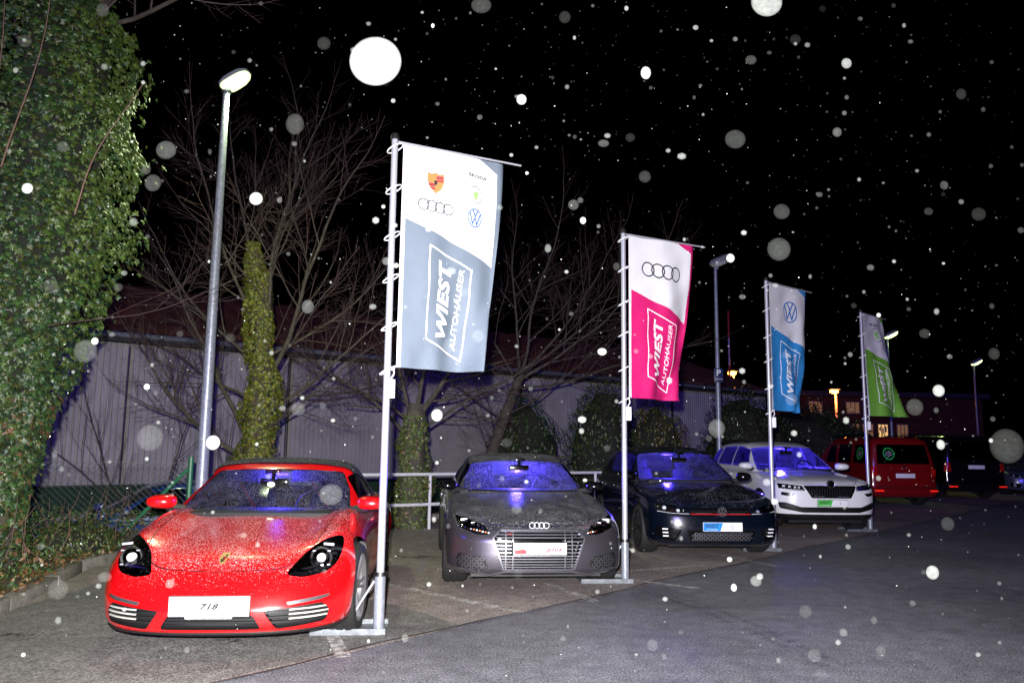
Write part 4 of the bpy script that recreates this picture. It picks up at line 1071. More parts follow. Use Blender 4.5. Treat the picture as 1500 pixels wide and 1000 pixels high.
def rowp(along, across):
    """coordinates along the edge of the parking strip (through (-1.2,5.57)), across = into the strip"""
    p = Vector((-1.2, 5.57)) + D48 * along + N48 * across; return (p.x, p.y)
sheet('ground', [(-400, -60), (400, -60), (400, 600), (-400, 600)], -.75, 'earth')
# upper terrace: driveway and parking strip
edge_back = 6.4
sheet('driveway', [(-9, -12), (60, -12), (90, 60), rowp(90, .4), rowp(-3.4, .4), (-3.9, 3.2), (-3.95, 1.0), (-9, 1)], 0, 'new_asphalt')
_wv = []
for k in range(0, 91):
    a = k * 1.0 - 3.2; p = rowp(a, (.03 * math.sin(k * 1.7) + .02 * math.sin(k * 4.1)) if k < 25 else 0); _wv.append(p)
sheet('parking_strip', _wv + [rowp(90, 14), rowp(1.8, 6.6), (-4.3, 11.0), (-4.75, 9.2), (-4.35, 7.6), (-4.0, 6.0), (-3.9, 3.4)], .004, 'old_asphalt')
sheet('asphalt_patch', [rowp(-2.6, .02), rowp(-.2, .03), rowp(.9, .04), rowp(1.25, .03), (-.75, 7.0), (-1.25, 7.52), (-2.0, 7.75), (-3.2, 8.6), (-4.1, 8.6), (-4.2, 6.9), (-3.92, 5.8), (-3.85, 3.6)], .008, 'patch_asphalt')
jt = bmesh.new(); _q = [(k * .25 - 3.3) for k in range(140)]; _a = [rowp(a, .03 * math.sin(a * 1.7) + .03 * noise.noise(Vector((a * 1.3, 0, 0))) - .012) for a in _q]; _b = [rowp(a, .03 * math.sin(a * 1.7) + .03 * noise.noise(Vector((a * 1.3, 0, 0))) + .012 + .02 * abs(noise.noise(Vector((a * 3, 5, 0))))) for a in _q]
_a = [jt.verts.new((p[0], p[1], .0115)) for p in _a]; _b = [jt.verts.new((p[0], p[1], .0115)) for p in _b]
for k in range(139): jt.faces.new((_a[k], _a[k + 1], _b[k + 1], _b[k]))
tag(obj('asphalt_joint', jt, mat('joint_tar', (.035, .033, .033), .6), smooth=False), kind='structure')
# embankment edge down to the neighbouring lower yard: a real step with a concrete edging
def wall_line(name, a, b, h0, h1, th, m, kind=None):
    a = Vector((*a, 0)); b = Vector((*b, 0)); d = (b - a); L = d.length; c = (a + b) / 2; c.z = (h0 + h1) / 2
    bm = B((0, 0, 0), (L, th, h1 - h0), None, .01); mv(bm, Matrix.Translation(c) @ Matrix.Rotation(math.atan2(d.y, d.x), 4, 'Z')); return obj(name, bm, MATS[m])
for a, b in ((( -3.6, 12.5), rowp(6, 6.9)), (rowp(6, 6.9), rowp(30, 8.5))):
    o = wall_line('strip_edging', a, b, -.75, .10, .22, 'kerb_stone'); tag(o, kind='structure')
# kerb stones at the left
kl = [(-3.78, 1.2), (-3.90, 3.4), (-4.02, 5.4), (-4.22, 6.9), (-4.45, 8.0), (-4.78, 9.05), (-4.72, 9.75), (-4.35, 10.6), (-3.95, 11.4), (-3.6, 12.4)]
def along(pts, step):
    out = []; 
    for a, b in zip(pts[:-1], pts[1:]):
        a = Vector(a); b = Vector(b); n = max(1, round((b - a).length / step))
        for k in range(n): out.append((a + (b - a) * k / n, a + (b - a) * (k + 1) / n))
    return out
kerb = tag(empty('kerb', (-4.2, 7, 0)), kind='structure')
for a, b in along(kl, .75):
    d = b - a; bm = B((0, 0, 0), (d.length - .012, .14 + random.uniform(-.006, .006), .25), None, .018)
    mv(bm, Matrix.Translation(((a.x + b.x) / 2 + 4.2 - .07, (a.y + b.y) / 2 - 7, -.02 + random.uniform(-.008, .008))) @ Matrix.Rotation(math.atan2(d.y, d.x) + random.uniform(-.012, .012), 4, 'Z')); obj('kerb_stone', bm, MATS['kerb_stone'], kerb)
# planted bank left of the kerb
bm = bmesh.new(); nx, ny = 36, 60; vv = []
def bank_h(x, y):
    t = max(0, min(1, (12.2 - y) / 3.0))
    e = np.interp(y, [p[1] for p in kl], [p[0] for p in kl]); s = max(0, e - x)
    return .07 + .10 * min(s, 1) - .8 * max(0, min(1, (s - 1.7) / 1.2)) * max(0, min(1, (y - 8.2) / 1.0)) + .05 * noise.noise(Vector((x * 2, y * 2, 0)))
for j in range(ny + 1):
    y = 1 + j * 12.0 / ny; e = float(np.interp(y, [p[1] for p in kl], [p[0] for p in kl])) - .12; row = []
    for i in range(nx + 1):
        x = e - (i / nx) ** 1.2 * 7; row.append(bm.verts.new((x, y, bank_h(x, y))))
    vv.append(row)
for j in range(ny):
    for i in range(nx): bm.faces.new((vv[j][i + 1], vv[j][i], vv[j + 1][i], vv[j + 1][i + 1]))
bmesh.ops.recalc_face_normals(bm, faces=bm.faces)
if sum(f.normal.z for f in bm.faces) < 0: bmesh.ops.reverse_faces(bm, faces=bm.faces)
tag(obj('planted_bank', bm, MATS['earth']), kind='structure')
# faded bay lines
def line(a, b, w=.09, z=.012):
    a = Vector(a); b = Vector(b); d = (b - a).normalized(); n_ = Vector((-d.y, d.x)) * w / 2
    tag(sheet('bay_line', [a + n_, b + n_, b - n_, a - n_][::-1], z, 'faded_line'), kind='structure')
line((-1.72, 8.75), (.12, 7.02), .11); line((-1.31, 6.1), (-1.10, 5.5), .10, .014)
line((.40, 8.5), (.80, 7.55), .10); line((-.2, 11.2), (.45, 9.6), .08); line((1.35, 8.75), (1.95, 8.3), .1)
line((2.3, 12.0), (3.3, 9.9), .08); line((4.6, 14.8), (5.6, 12.7), .08); line((1.0, 9.2), (2.4, 9.9), .1)
# oil stains
mat('oil_stain', (.02, .018, .015), .5)
def stain(c, rx, ry, z=.016):
    bm = bmesh.new(); pts = []
    for k in range(20):
        a = 2 * math.pi * k / 20; r = 1 + .25 * noise.noise(Vector((math.cos(a) * 2 + c[0], math.sin(a) * 2 + c[1], 0))); pts.append(bm.verts.new((c[0] + rx * r * math.cos(a), c[1] + ry * r * math.sin(a), z)))
    bm.faces.new(pts); tag(obj('oil_stain', bm, MATS['oil_stain'], smooth=False), kind='structure')
m = MATS['oil_stain']; _t = m.node_tree; _n = _t.nodes; _tc = _n.new('ShaderNodeTexCoord'); _q = _n.new('ShaderNodeTexNoise'); _q.inputs['Scale'].default_value = 22; _q.inputs['Detail'].default_value = 5
_t.links.new(_tc.outputs['Object'], _q.inputs['Vector']); _r = _n.new('ShaderNodeMapRange'); _r.inputs['From Min'].default_value = .45; _r.inputs['From Max'].default_value = .65; _r.inputs['To Max'].default_value = .8
_t.links.new(_q.outputs['Fac'], _r.inputs['Value']); _tr = _n.new('ShaderNodeBsdfTransparent'); _mi = _n.new('ShaderNodeMixShader'); _t.links.new(_r.outputs[0], _mi.inputs[0]); _t.links.new(_tr.outputs[0], _mi.inputs[1]); _t.links.new(_n['Principled BSDF'].outputs[0], _mi.inputs[2]); _t.links.new(_mi.outputs[0], _n['Material Output'].inputs[0])
stain((-1.15, 10.3), .30, .14); stain((-2.02, 5.9), .10, .05); stain((-3.6, 6.0), .12, .06)

# dark tyre marks swinging into the bay
tm = MATS['oil_stain'].copy(); [setattr(n_.inputs['To Max'], 'default_value', .3) for n_ in tm.node_tree.nodes if n_.bl_idname == 'ShaderNodeMapRange']
for off in (0, .17):
    bm = bmesh.new(); P_ = [Vector((1.2 + .9 * t + off * .75, 8.0 - 2.6 * t * t + off * .2, .0165)) for t in np.linspace(0, 1, 24)]; pv = None
    for i, p in enumerate(P_):
        d = (P_[min(i + 1, 23)] - P_[max(i - 1, 0)]).normalized(); n_ = Vector((-d.y, d.x, 0)) * .045; a, b = bm.verts.new(p + n_), bm.verts.new(p - n_)
        if pv: bm.faces.new((pv[0], a, b, pv[1]))
        pv = (a, b)
    tag(obj('tyre_mark', bm, tm, smooth=False), kind='structure')
# ================================================================== metal-clad hall behind the fence
mat('cladding', (.41, .385, .39), .55, nz=(.9, .22), metal=.0)
mat('cladding_dark', (.30, .28, .28), .6)
mat('plinth_green', (.012, .045, .02), .8, nz=(3, .3))
mat('roof_brown', (.24, .075, .03), .8, nz=(.8, .3), bump=(6, .5))
mat('gutter_dark', (.03, .032, .04), .4)
mat('rail_white', (.55, .55, .58), .45, nz=(20, .12))
mat('fence_green', (.015, .12, .06), .45)
mat('galvanised_plate', (.13, .145, .16), .5, metal=.3, nz=(25, .3), bump=(40, .15))
mat('galvanised', (.24, .26, .31), .42, metal=.35, nz=(25, .25), bump=(40, .15))
mat('pole_alu', (.40, .41, .46), .36, metal=.35)
WA = Vector((-13.4, 18.0)); WB = Vector((12.8, 38.9)); WD = (WB - WA).normalized(); WN = Vector((WD.y, -WD.x))   # WN points to the camera side
WL = (WB - WA).length; WANG = math.atan2(WD.y, WD.x)
hall = empty('metal_hall', (WA.x, WA.y, 0), WANG)     # local x along wall, local -y towards camera
tag(hall, 'long grey corrugated metal hall with brown pitched roof behind the trees', 'building')
def clad_mesh(w, z0, z1, pitch=.1429, d=.045):
    bm = bmesh.new(); x = 0; prof = []
    while x < w - 1e-6:
        prof += [(x, 0), (x + pitch * .18, 0), (x + pitch * .26, -d), (x + pitch * .92, -d)]; x += pitch
    prof.append((w, 0)); a = [bm.verts.new((p[0], p[1], z0)) for p in prof]; b = [bm.verts.new((p[0], p[1], z1)) for p in prof]
    for k in range(len(prof) - 1): bm.faces.new((a[k], a[k + 1], b[k + 1], b[k]))
    me = bpy.data.meshes.new('wall_panel'); bm.to_mesh(me); bm.free(); me.materials.append(MATS['cladding']); return me
cm = clad_mesh(1.0, .30, 3.98)
for k in range(int(WL)):
    inst('wall_panel', cm, hall, (k * 1.003, random.uniform(-.004, .004), 0))
obj('plinth', B((WL / 2, .10, -.25), (WL, .2, 1.14)), MATS['plinth_green'], hall)
obj('sill_flashing', B((WL / 2, -.03, .30), (WL, .12, .04)), MATS['gutter_dark'], hall)
obj('wall_core', B((WL / 2, .25, 2.1), (WL, .3, 3.9)), MATS['gutter_dark'], hall)
obj('gable_wall', B((-.1, 5, 1.6), (.2, 9.8, 4.9)), MATS['cladding'], hall)
obj('eaves_board', B((WL / 2, -.10, 4.12), (WL + .5, .45, .22)), MATS['gutter_dark'], hall)
obj('gutter', T([(-.3, -.42, 4.16), (WL + .3, -.42, 4.16)], .075, 10), MATS['galvanised'], hall)
bm = bmesh.new(); rs = []
for k in range(int(WL / .4) + 2):    # roof as ribbed sheet
    x = -.4 + k * .4; rs.append((bm.verts.new((x, -.40, 4.24 + (.03 if k % 2 else 0))), bm.verts.new((x, 6.5, 6.7 + (.03 if k % 2 else 0))), bm.verts.new((x, 13.0, 4.24))))
for a, b in zip(rs[:-1], rs[1:]): bm.faces.new((a[0], b[0], b[1], a[1])); bm.faces.new((a[1], b[1], b[2], a[2]))
obj('roof', bm, MATS['roof_brown'], hall, smooth=False)
for x in np.arange(6.02, WL, 6.02): obj('joint_strip', B((x, -.035, 2.1), (.05, .02, 3.7)), MATS['cladding_dark'], hall)
for x in (8.6, 17.5, 26): obj('downpipe', T([(x, -.42, 4.15), (x, -.2, 3.95), (x, -.10, 3.8), (x, -.10, -.2)], .05, 8), MATS['gutter_dark'], hall)
obj('cable_conduit', T([(4.2, -.08, 3.9), (4.2, -.08, .3)], .025, 6), MATS['gutter_dark'], hall)

# ================================================================== railing, chain-link fence
rl = tag(empty('tube_railing', (-1.5, 13.4, 0)), 'white tubular railing with two rails at the back edge of the parking bays', 'railing')
ra, rb = Vector((-3.2, 12.55)), Vector((6.5, 19.1)); o0 = Vector((-1.5, 13.4))
for z in (.93, .42):
    obj('rail', T([(ra.x - o0.x, ra.y - o0.y, z), (rb.x - o0.x, rb.y - o0.y, z)], .028, 10), MATS['rail_white'], rl)
for k in range(7):
    p = ra.lerp(rb, (k + .18) / 6.3) - o0; obj('post', T([(p.x, p.y, -.6), (p.x, p.y, .93)], .028, 10), MATS['rail_white'], rl)
fn = tag(empty('chain_link_fence', (-4.1, 10.9, 0)), 'green chain-link fence with braced post left of the red sports car', 'fence')
fa, fb = Vector((-4.5, 11.2)), Vector((-9.2, 9.6)); fo = Vector((-4.1, 10.9))
obj('post', T([(fa.x - fo.x, fa.y - fo.y, -.5), (fa.x - fo.x, fa.y - fo.y, 1.22)], .035, 10), MATS['fence_green'], fn)
obj('brace', T([(fa.x - fo.x - .04, fa.y - fo.y, 1.05), (fa.x - fo.x - .95, fa.y - fo.y - .35, -.05)], .024, 8), MATS['fence_green'], fn)
for t in (.5, .98): p = fa.lerp(fb, t) - fo; obj('post', T([(p.x, p.y, -.5), (p.x, p.y, 1.18)], .03, 8), MATS['fence_green'], fn)
bm = bmesh.new(); L = (fb - fa).length; d = (fb - fa).normalized(); zb_, zt_ = -.25, 1.14; H_ = zt_ - zb_
def wire(p, q, r=.0022):
    p = Vector((fa.x - fo.x + d.x * p[0], fa.y - fo.y + d.y * p[0], p[1])); q = Vector((fa.x - fo.x + d.x * q[0], fa.y - fo.y + d.y * q[0], q[1])); tube(bm, [p, q], r, 3, False)
s_ = -H_
while s_ < L:
    for sg in (1, -1):
        x0, x1 = (s_, s_ + H_) if sg > 0 else (s_ + H_, s_); z0, z1 = zb_, zt_
        if x0 < 0: z0 += -x0; x0 = 0
        if x1 < 0: z1 -= (-x1) ; x1 = 0
        if x0 > L: z0 += (x0 - L); x0 = L
        if x1 > L: z1 -= (x1 - L); x1 = L
        if abs(z1 - z0) > .03: wire((x0, z0), (x1, z1))
    s_ += .085
for z in (zt_, .45, zb_): wire((0, z), (L, z), .003)
tag(obj('wire_mesh', bm, mat('wire_dark', (.012, .03, .02), .5), fn, smooth=False), kind='stuff')

# ================================================================== lamp posts
mat('lamp_shell', (.35, .37, .38), .4, metal=.3)
mat('lamp_glow', (.9, 1, .7), .3, emit=(.70, 1.0, .32), es=3.2)
mat('lamp_off', (.5, .52, .5), .25)
mat('lamp_orange', (1, .5, .1), .3, emit=(1., .26, .03), es=26)
mat('lamp_far', (1, 1, .4), .3, emit=(.75, 1., .25), es=9)
def lamp_post(x, y, h, label, ang, on, r0=.075, power=0, col=(.85, 1, .55), head=1., tilt=-27):
    t = empty('street_lamp', (x, y, 0)); tag(t, label, 'street lamp', 'street lamps')
    obj('post', T([(0, 0, 0 if y < 30 else -.7), (0, 0, 1.0), (0, 0, h - .1)], [r0, r0, r0 * .55], 14), MATS['galvanised'], t)
    A = Matrix.Translation((0, 0, h)) @ Matrix.Rotation(R(ang), 4, 'Z') @ Matrix.Rotation(R(tilt), 4, 'Y') @ Matrix.Scale(head, 4)
    def shell(zs, lo):
        bm = bmesh.new(); rings = []
        for z, sc in zs:
            ring = []
            for k in range(24):
                a = 2 * math.pi * k / 24; px = .30 * math.copysign(abs(math.cos(a)) ** .55, math.cos(a)) * sc + .20; w = .175 - .02 * math.cos(a); ring.append(bm.verts.new((px, w * math.copysign(abs(math.sin(a)) ** .8, math.sin(a)) * sc, z)))
            rings.append(ring)
        for i in range(len(rings) - 1):
            for k in range(24): bm.faces.new((rings[i][k], rings[i][(k + 1) % 24], rings[i + 1][(k + 1) % 24], rings[i + 1][k]))
        bm.faces.new(rings[0][::-1]); bm.faces.new(rings[-1]); bmesh.ops.recalc_face_normals(bm, faces=bm.faces); return mv(bm, A)
    hd = obj('lamp_head', shell([(.02, 1.0), (.07, .98), (.12, .8), (.14, .45)], 0), MATS['lamp_shell'], t)
    obj('lamp_glass', shell([(.015, .93), (-.03, .88), (-.075, .68), (-.09, .3)], 1), MATS[on], hd)
    bm = T([(-.02, 0, -.02), (.0, 0, -.12)], [.06, .055], 10); obj('collar', mv(bm, A), MATS['galvanised'], t)
    if power:
        l = bpy.data.lights.new('lamp_light', 'SPOT'); l.energy = power; l.color = col; l.spot_size = R(150); l.spot_blend = .5; l.shadow_soft_size = .12
        lo = bpy.data.objects.new('lamp_light', l); COL.objects.link(lo); lo.parent = t; lo.location = (.2 * math.cos(R(ang)), .2 * math.sin(R(ang)), h - .12)
    return t
lamp_post(-3.93, 10.15, 6.22, 'tall galvanised street lamp glowing greenish white above the red sports car', -12, 'lamp_glow', .078, 330, head=.76)
l2 = lamp_post(4.98, 18.9, 5.92, 'unlit street lamp with small blue parking sign behind the dark hatchback', 30, 'lamp_off', .07)
bm = B((0, 0, 0), (.22, .012, .34), None, .01); sg = obj('parking_sign', bm, mat('sign_navy', (.01, .02, .08), .4), l2, loc=(.0, -.09, 3.18))
obj('sign_letter', thicken(mv(text_fit('P', .10, .15, bold=.02), Matrix.Translation((0, -.013, .06)) @ Matrix.Rotation(math.pi / 2, 4, 'X')), (0, -.002, 0)), MATS['white_plate'], sg)
obj('sign_letter', thicken(mv(text_fit('Kunden', .17, .035), Matrix.Translation((0, -.013, -.09)) @ Matrix.Rotation(math.pi / 2, 4, 'X')), (0, -.002, 0)), MATS['white_plate'], sg)
lamp_post(15.2, 31.5, 6.0, 'lit street lamp peeking out behind the green flag', 0, 'lamp_far', .07, 60, (.75, 1, .3))
lamp_post(29.0, 49.0, 6.9, 'far thin street lamp glowing green at the right of the sky', 10, 'lamp_far', .07, 60, (.75, 1, .3), head=1.3)
def orange_lamp(x, y, z0, z1, label):
    t = empty('orange_lamp', (x, y, z0)); tag(t, label, 'street lamp', 'orange lamps by the far buildings')
    obj('post', T([(0, 0, 0), (0, 0, z1 - z0)], .09, 8), mat('post_pale', (.5, .4, .35), .5), t)
    bm = bmesh.new(); bmesh.ops.create_uvsphere(bm, u_segments=14, v_segments=8, radius=.3); mv(bm, Matrix.Diagonal((1.15, .8, .5, 1))); h = obj('lamp_glass', bm, MATS['lamp_orange'], t, loc=(-.15, -.1, z1 - z0))
    obj('lamp_head', B((-.15, -.1, z1 - z0 + .17), (.75, .45, .1), None, .03), MATS['lamp_shell'], t)
    l = bpy.data.lights.new('lamp_light', 'POINT'); l.energy = 500; l.color = (1, .3, .05); l.shadow_soft_size = .3
    lo = bpy.data.objects.new('lamp_light', l); COL.objects.link(lo); lo.parent = t; lo.location = (-.15, -.6, z1 - z0 - .5)
orange_lamp(17.6, 62.0, -.7, 7.35, 'orange street lamp above the hall roof end, beside the red and white mast')
orange_lamp(25.0, 60.5, -.7, 5.9, 'orange street lamp between the blue and the green flag')
ms = tag(empty('striped_mast', (17.0, 61.0, 0)), 'thin red and white striped mast rising behind the hall roof', 'mast')
for k in range(6):
    obj('mast_segment', T([(0, 0, -.7 + k * 2.15), (0, 0, -.7 + (k + 1) * 2.15)], .07, 8), mat('mast_red', (.5, .03, .02), .5) if k % 2 else MATS['rail_white'], ms)

# ================================================================== far building with lit windows
mat('far_brick', (.045, .016, .004), .85, nz=(1.5, .3), bump=(8, .3))
mat('window_lit', (.8, .6, .3), .5, emit=(1., .62, .18), es=.9, nz=(2, .3))
mat('window_dim', (.3, .2, .1), .4, emit=(1., .55, .2), es=.12)
mat('window_frame', (.25, .22, .18), .6)
fb_ = empty('brick_building', (29.5, 70, 0), R(4)); tag(fb_, 'low dark red brick building with a row of warm lit windows at the far right', 'building')
obj('wall', B((0, 4, 2.7), (26, 8, 7.0)), MATS['far_brick'], fb_)
obj('roof', B((0, 4, 6.4), (27, 9, .45)), MATS['gutter_dark'], fb_)
for x, w, lit in ((-2.55, 1.2, 1), (-.75, 1.5, 1), (.9, 1.1, 0), (2.2, 1.0, 0), (3.6, .9, 1), (-4.6, 1.2, 0), (-6.5, 1.2, 0), (5.4, 1.0, 0), (-2.5, 1.2, 2), (.9, 1.2, 2)):
    z = 3.2 if lit < 2 else 5.2; h = 1.15 if lit < 2 else 1.0
    p = obj('window', B((x, -.02, z), (w, .06, h)), MATS['window_lit' if lit == 1 else 'window_dim'], fb_)
    obj('frame', B((x, -.06, z + h / 2), (w + .1, .1, .07)), MATS['window_frame'], p); obj('frame', B((x, -.06, z - h / 2), (w + .1, .1, .07)), MATS['window_frame'], p)
    for k in range(4): obj('mullion', B((x - w / 2 + w * k / 3, -.07, z), (.05, .08, h)), MATS['window_frame'], p)
    if lit == 1:
        for k in range(3): obj('blind', B((x - w * .3 + k * w * .3, -.055, z + random.uniform(-.2, .2)), (w * .16, .02, random.uniform(.3, .6))), MATS['window_frame'], p)
fb2 = empty('dark_house', (18.0, 68, 0), R(0)); tag(fb2, 'dark reddish block with orange-lit wall behind the end of the metal hall', 'building')
obj('wall', B((-1, 8, 3.0), (10, 8, 7.4)), MATS['far_brick'], fb2); obj('roof', B((-1, 8, 6.8), (10.6, 8.6, .3)), MATS['gutter_dark'], fb2)
for x in (-4, -1.5, 1): obj('window', B((x, 3.98, 4.8), (1.2, .06, 1.4)), MATS['window_dim'], fb2)
# ================================================================== vegetation
mat('bark', (.055, .046, .035), .9, nz=(9, .4), bump=(35, .9))
mat('twig_bark', (.05, .028, .027), .85, nz=(3, .25))
mat('sucker_bark', (.20, .12, .09), .8)
def leafmat(name, rough=.38):
    m = mat(name, (.05, .1, .03), rough, attr='tone', trans=.12, spec=.6); return m
leafmat('ivy_leaf_mat', .46); leafmat('ground_leaf_mat', .5); leafmat('shrub_leaf_mat', .42)
class Tubes:
    def __init__(s): s.V = []; s.F = []; s.n = 0
    def add(s, pts, rad, seg=4):
        pts = np.array(pts, float); t = np.gradient(pts, axis=0); t /= (np.linalg.norm(t, axis=1)[:, None] + 1e-9)
        a = np.array((0, 0, 1.)) if abs(t[0][2]) < .9 else np.array((1., 0, 0)); u = np.cross(t, a); u /= (np.linalg.norm(u, axis=1)[:, None] + 1e-9); v = np.cross(t, u)
        th = np.arange(seg) * 2 * math.pi / seg; n = len(pts); rad = np.array(rad)
        V = pts[:, None, :] + (u[:, None, :] * np.cos(th)[None, :, None] + v[:, None, :] * np.sin(th)[None, :, None]) * rad[:, None, None]
        s.V.append(V.reshape(-1, 3)); i = np.arange(n - 1)[:, None] * seg + np.arange(seg)[None, :]; j = np.arange(n - 1)[:, None] * seg + (np.arange(seg)[None, :] + 1) % seg
        s.F.append((np.stack([i, j, j + seg, i + seg], -1).reshape(-1, 4)) + s.n); s.n += n * seg
    def obj(s, name, m, parent, smooth=True): return npmesh(name, np.concatenate(s.V), np.concatenate(s.F), MATS[m], parent, smooth=smooth)
def rvec(): v = RS.normal(size=3); return v / np.linalg.norm(v)
def limb(p, d, L, r0, r1, n, wob, up):
    pts = [np.array(p, float)]; d = np.array(d, float)
    for k in range(n):
        d = d + rvec() * wob + np.array((0, 0, up)); d /= np.linalg.norm(d); pts.append(pts[-1] + d * L / n)
    return pts, list(np.linspace(r0, r1, n + 1)), d
def grow(tb, tw, p, d, L, r, depth, up=.04, spread=.75, kids=4):
    if depth == 3: r *= .62
    n = max(3, int(L / .25)); pts, rad, dd = limb(p, d, L, r, r * .5, n, .13, up)
    (tb if r > .011 else tw).add(pts, rad, 6 if r > .03 else (4 if r > .011 else 3))
    if depth == 0: return
    for k in range(kids):
        t = .22 + .75 * (k + RS.rand() * .6) / kids; i = min(int(t * n), n - 1); q = pts[i] + (pts[i + 1] - pts[i]) * (t * n - i) if i < n else pts[-1]
        td = pts[i + 1] - pts[i]; td /= np.linalg.norm(td); a = rvec(); a -= td * a.dot(td); a /= np.linalg.norm(a)
        nd = td * math.cos(spread) + a * math.sin(spread) * (.8 + .4 * RS.rand())
        grow(tb, tw, q, nd, L * (.42 + .26 * RS.rand()) * (1.1 - .4 * t), max(r * (.52 - .22 * t), .0017), depth - 1, up, spread, kids if depth > 1 else kids + 1)
    grow(tb, tw, pts[-1], dd, L * .5, r * .5, depth - 1, up, spread, kids - 1) if depth > 1 else None
IVY = np.array([(0, -.1), (.28, -.42), (.34, -.12), (.62, .02), (.34, .18), (.16, .32), (0, .72), (-.16, .32), (-.34, .18), (-.62, .02), (-.34, -.12), (-.28, -.42)])
OVAL = np.array([(0, -.5), (.22, -.2), (.24, .1), (0, .55), (-.24, .1), (-.22, -.2)])
def leaves(name, P, N, size, shape, m, parent, col, jit=.9, droop=.35, kind=None):
    """one leaf per point; each leaf is a fan with its own tilt and tone"""
    n = len(P); k = len(shape); P = np.asarray(P); N = np.asarray(N) + RS.normal(size=(n, 3)) * jit * .5; N /= np.linalg.norm(N, axis=1)[:, None]
    up = np.tile(np.array((0, 0, -1.)), (n, 1)) + RS.normal(size=(n, 3)) * .5
    v = up - N * (up * N).sum(1)[:, None]; v /= (np.linalg.norm(v, axis=1)[:, None] + 1e-9); u = np.cross(v, N)
    s = size * (.55 + .75 * RS.rand(n))
    sh = shape[None] * s[:, None, None]; cen = P + N * (s * .12)[:, None]
    ring = P[:, None] + u[:, None] * sh[..., :1] + v[:, None] * sh[..., 1:] - N[:, None] * (np.abs(shape[:, 0])[None] * s[:, None] * droop)[..., None]
    V = np.concatenate([cen[:, None], ring], 1).reshape(-1, 3); b = np.arange(n)[:, None] * (k + 1); i = np.arange(k)[None]
    F = np.stack([np.broadcast_to(b, (n, k)), b + 1 + i, b + 1 + (i + 1) % k], -1).reshape(-1, 3)
    o = npmesh(name, V, F, MATS[m], parent, colors=np.repeat(col, k + 1, 0)); 
    if kind: tag(o, kind=kind)
    return o
def tones(n, greens, dry=0., drycol=((.13, .06, .025), (.085, .045, .02), (.16, .10, .04))):
    g = np.array(greens); c = g[RS.randint(len(g), size=n)] * (.6 + .8 * RS.rand(n))[:, None]
    if dry: d = np.array(drycol); k = RS.rand(n) < dry; c[k] = d[RS.randint(len(d), size=k.sum())] * (.7 + .6 * RS.rand(k.sum()))[:, None]
    return c
GREEN = [(.022, .055, .012), (.036, .078, .016), (.055, .092, .02), (.014, .036, .012), (.022, .055, .022), (.05, .06, .012)]
YEL = [(.13, .14, .014), (.09, .11, .012), (.16, .16, .02), (.06, .085, .01)]

# --- ivy-covered tree, far left
tr = tag(empty('ivy_covered_tree', (-5.55, 8.3, 0)), 'huge tree fully wrapped in ivy at the left edge, bare boughs on top', 'tree')
tb, tw = Tubes(), Tubes()
tb.add([(0, 0, -.3), (.05, .1, 2), (.25, 0, 4), (.65, .1, 6), (.85, .1, 7.6)], [.42, .34, .26, .20, .12], 12)
tb.obj('trunk', 'bark', tr); tb = Tubes()
for p, d, L, r in (((.70, .1, 6.1), (1, -.1, .02), 1.9, .05), ((.75, .1, 6.6), (.8, .3, .5), 1.8, .05), ((.3, 0, 5.6), (-.8, -.1, .6), 1.8, .05), ((.8, .1, 7.0), (-.4, -.2, .9), 1.6, .05), ((.5, .1, 5.9), (.8, -.35, .35), 1.5, .035), ((.0, -.1, 5.0), (-1, -.1, .35), 1.6, .04)):
    grow(tb, tw, p, d, L, r, 3, .05, .7, 4)
tb.obj('bough', 'bark', tr); tag(tw.obj('twig', 'twig_bark', tr), kind='stuff')
# outline radius by height: right-hand silhouette from the photograph
def ivy_edge(z): return np.interp(z, [-.2, .3, .9, 1.4, 1.8, 2.3, 2.7, 3.0, 3.4, 3.8, 4.2, 4.6, 5.0, 5.5, 5.9, 6.3, 6.7], [.42, .46, .52, .58, .68, .80, .92, .96, 1.24, 1.28, 1.06, 1.20, 1.02, 1.16, 1.10, .8, .3])
P = []; N = []
n = 26000; z = RS.uniform(-.1, 6.6, n); a = RS.uniform(R(-200), R(30), n)
for zz, aa in zip(z, a):
    e = float(ivy_edge(zz)); lump = 1 + .20 * noise.noise(Vector((math.cos(aa) * 1.6, math.sin(aa) * 1.6, zz * .9))) + .20 * noise.noise(Vector((math.cos(aa) * 4, math.sin(aa) * 4, zz * 3))) + .09 * noise.noise(Vector((math.cos(aa) * 9, math.sin(aa) * 9, zz * 7)))
    r = e * lump * (max(.15, .95 - .8 * (zz - 4.6)) if math.cos(aa) < 0 and zz > 4.6 else .95) * (1 - .30 * RS.rand() ** 3 + (.22 * RS.rand() if RS.rand() < .04 else 0))
    cx = .18 * (zz / 6); P.append((cx + r * math.cos(aa), .05 + r * .85 * math.sin(aa), zz)); N.append((math.cos(aa), math.sin(aa), .25))
P = np.array(P); N = np.array(N); front = P[:, 1] < .35
c = tones(n, GREEN); low = P[:, 2] < 1.9; cd = tones(n, GREEN, .10); c[low] = cd[low]
right = (P[:, 0] > .9) & (RS.rand(n) < .6); cy = tones(n, [(.055, .10, .014), (.07, .11, .02)]); c[right] = cy[right]
leaves('ivy', P, N, .062, IVY, 'ivy_leaf_mat', tr, c, kind='stuff')
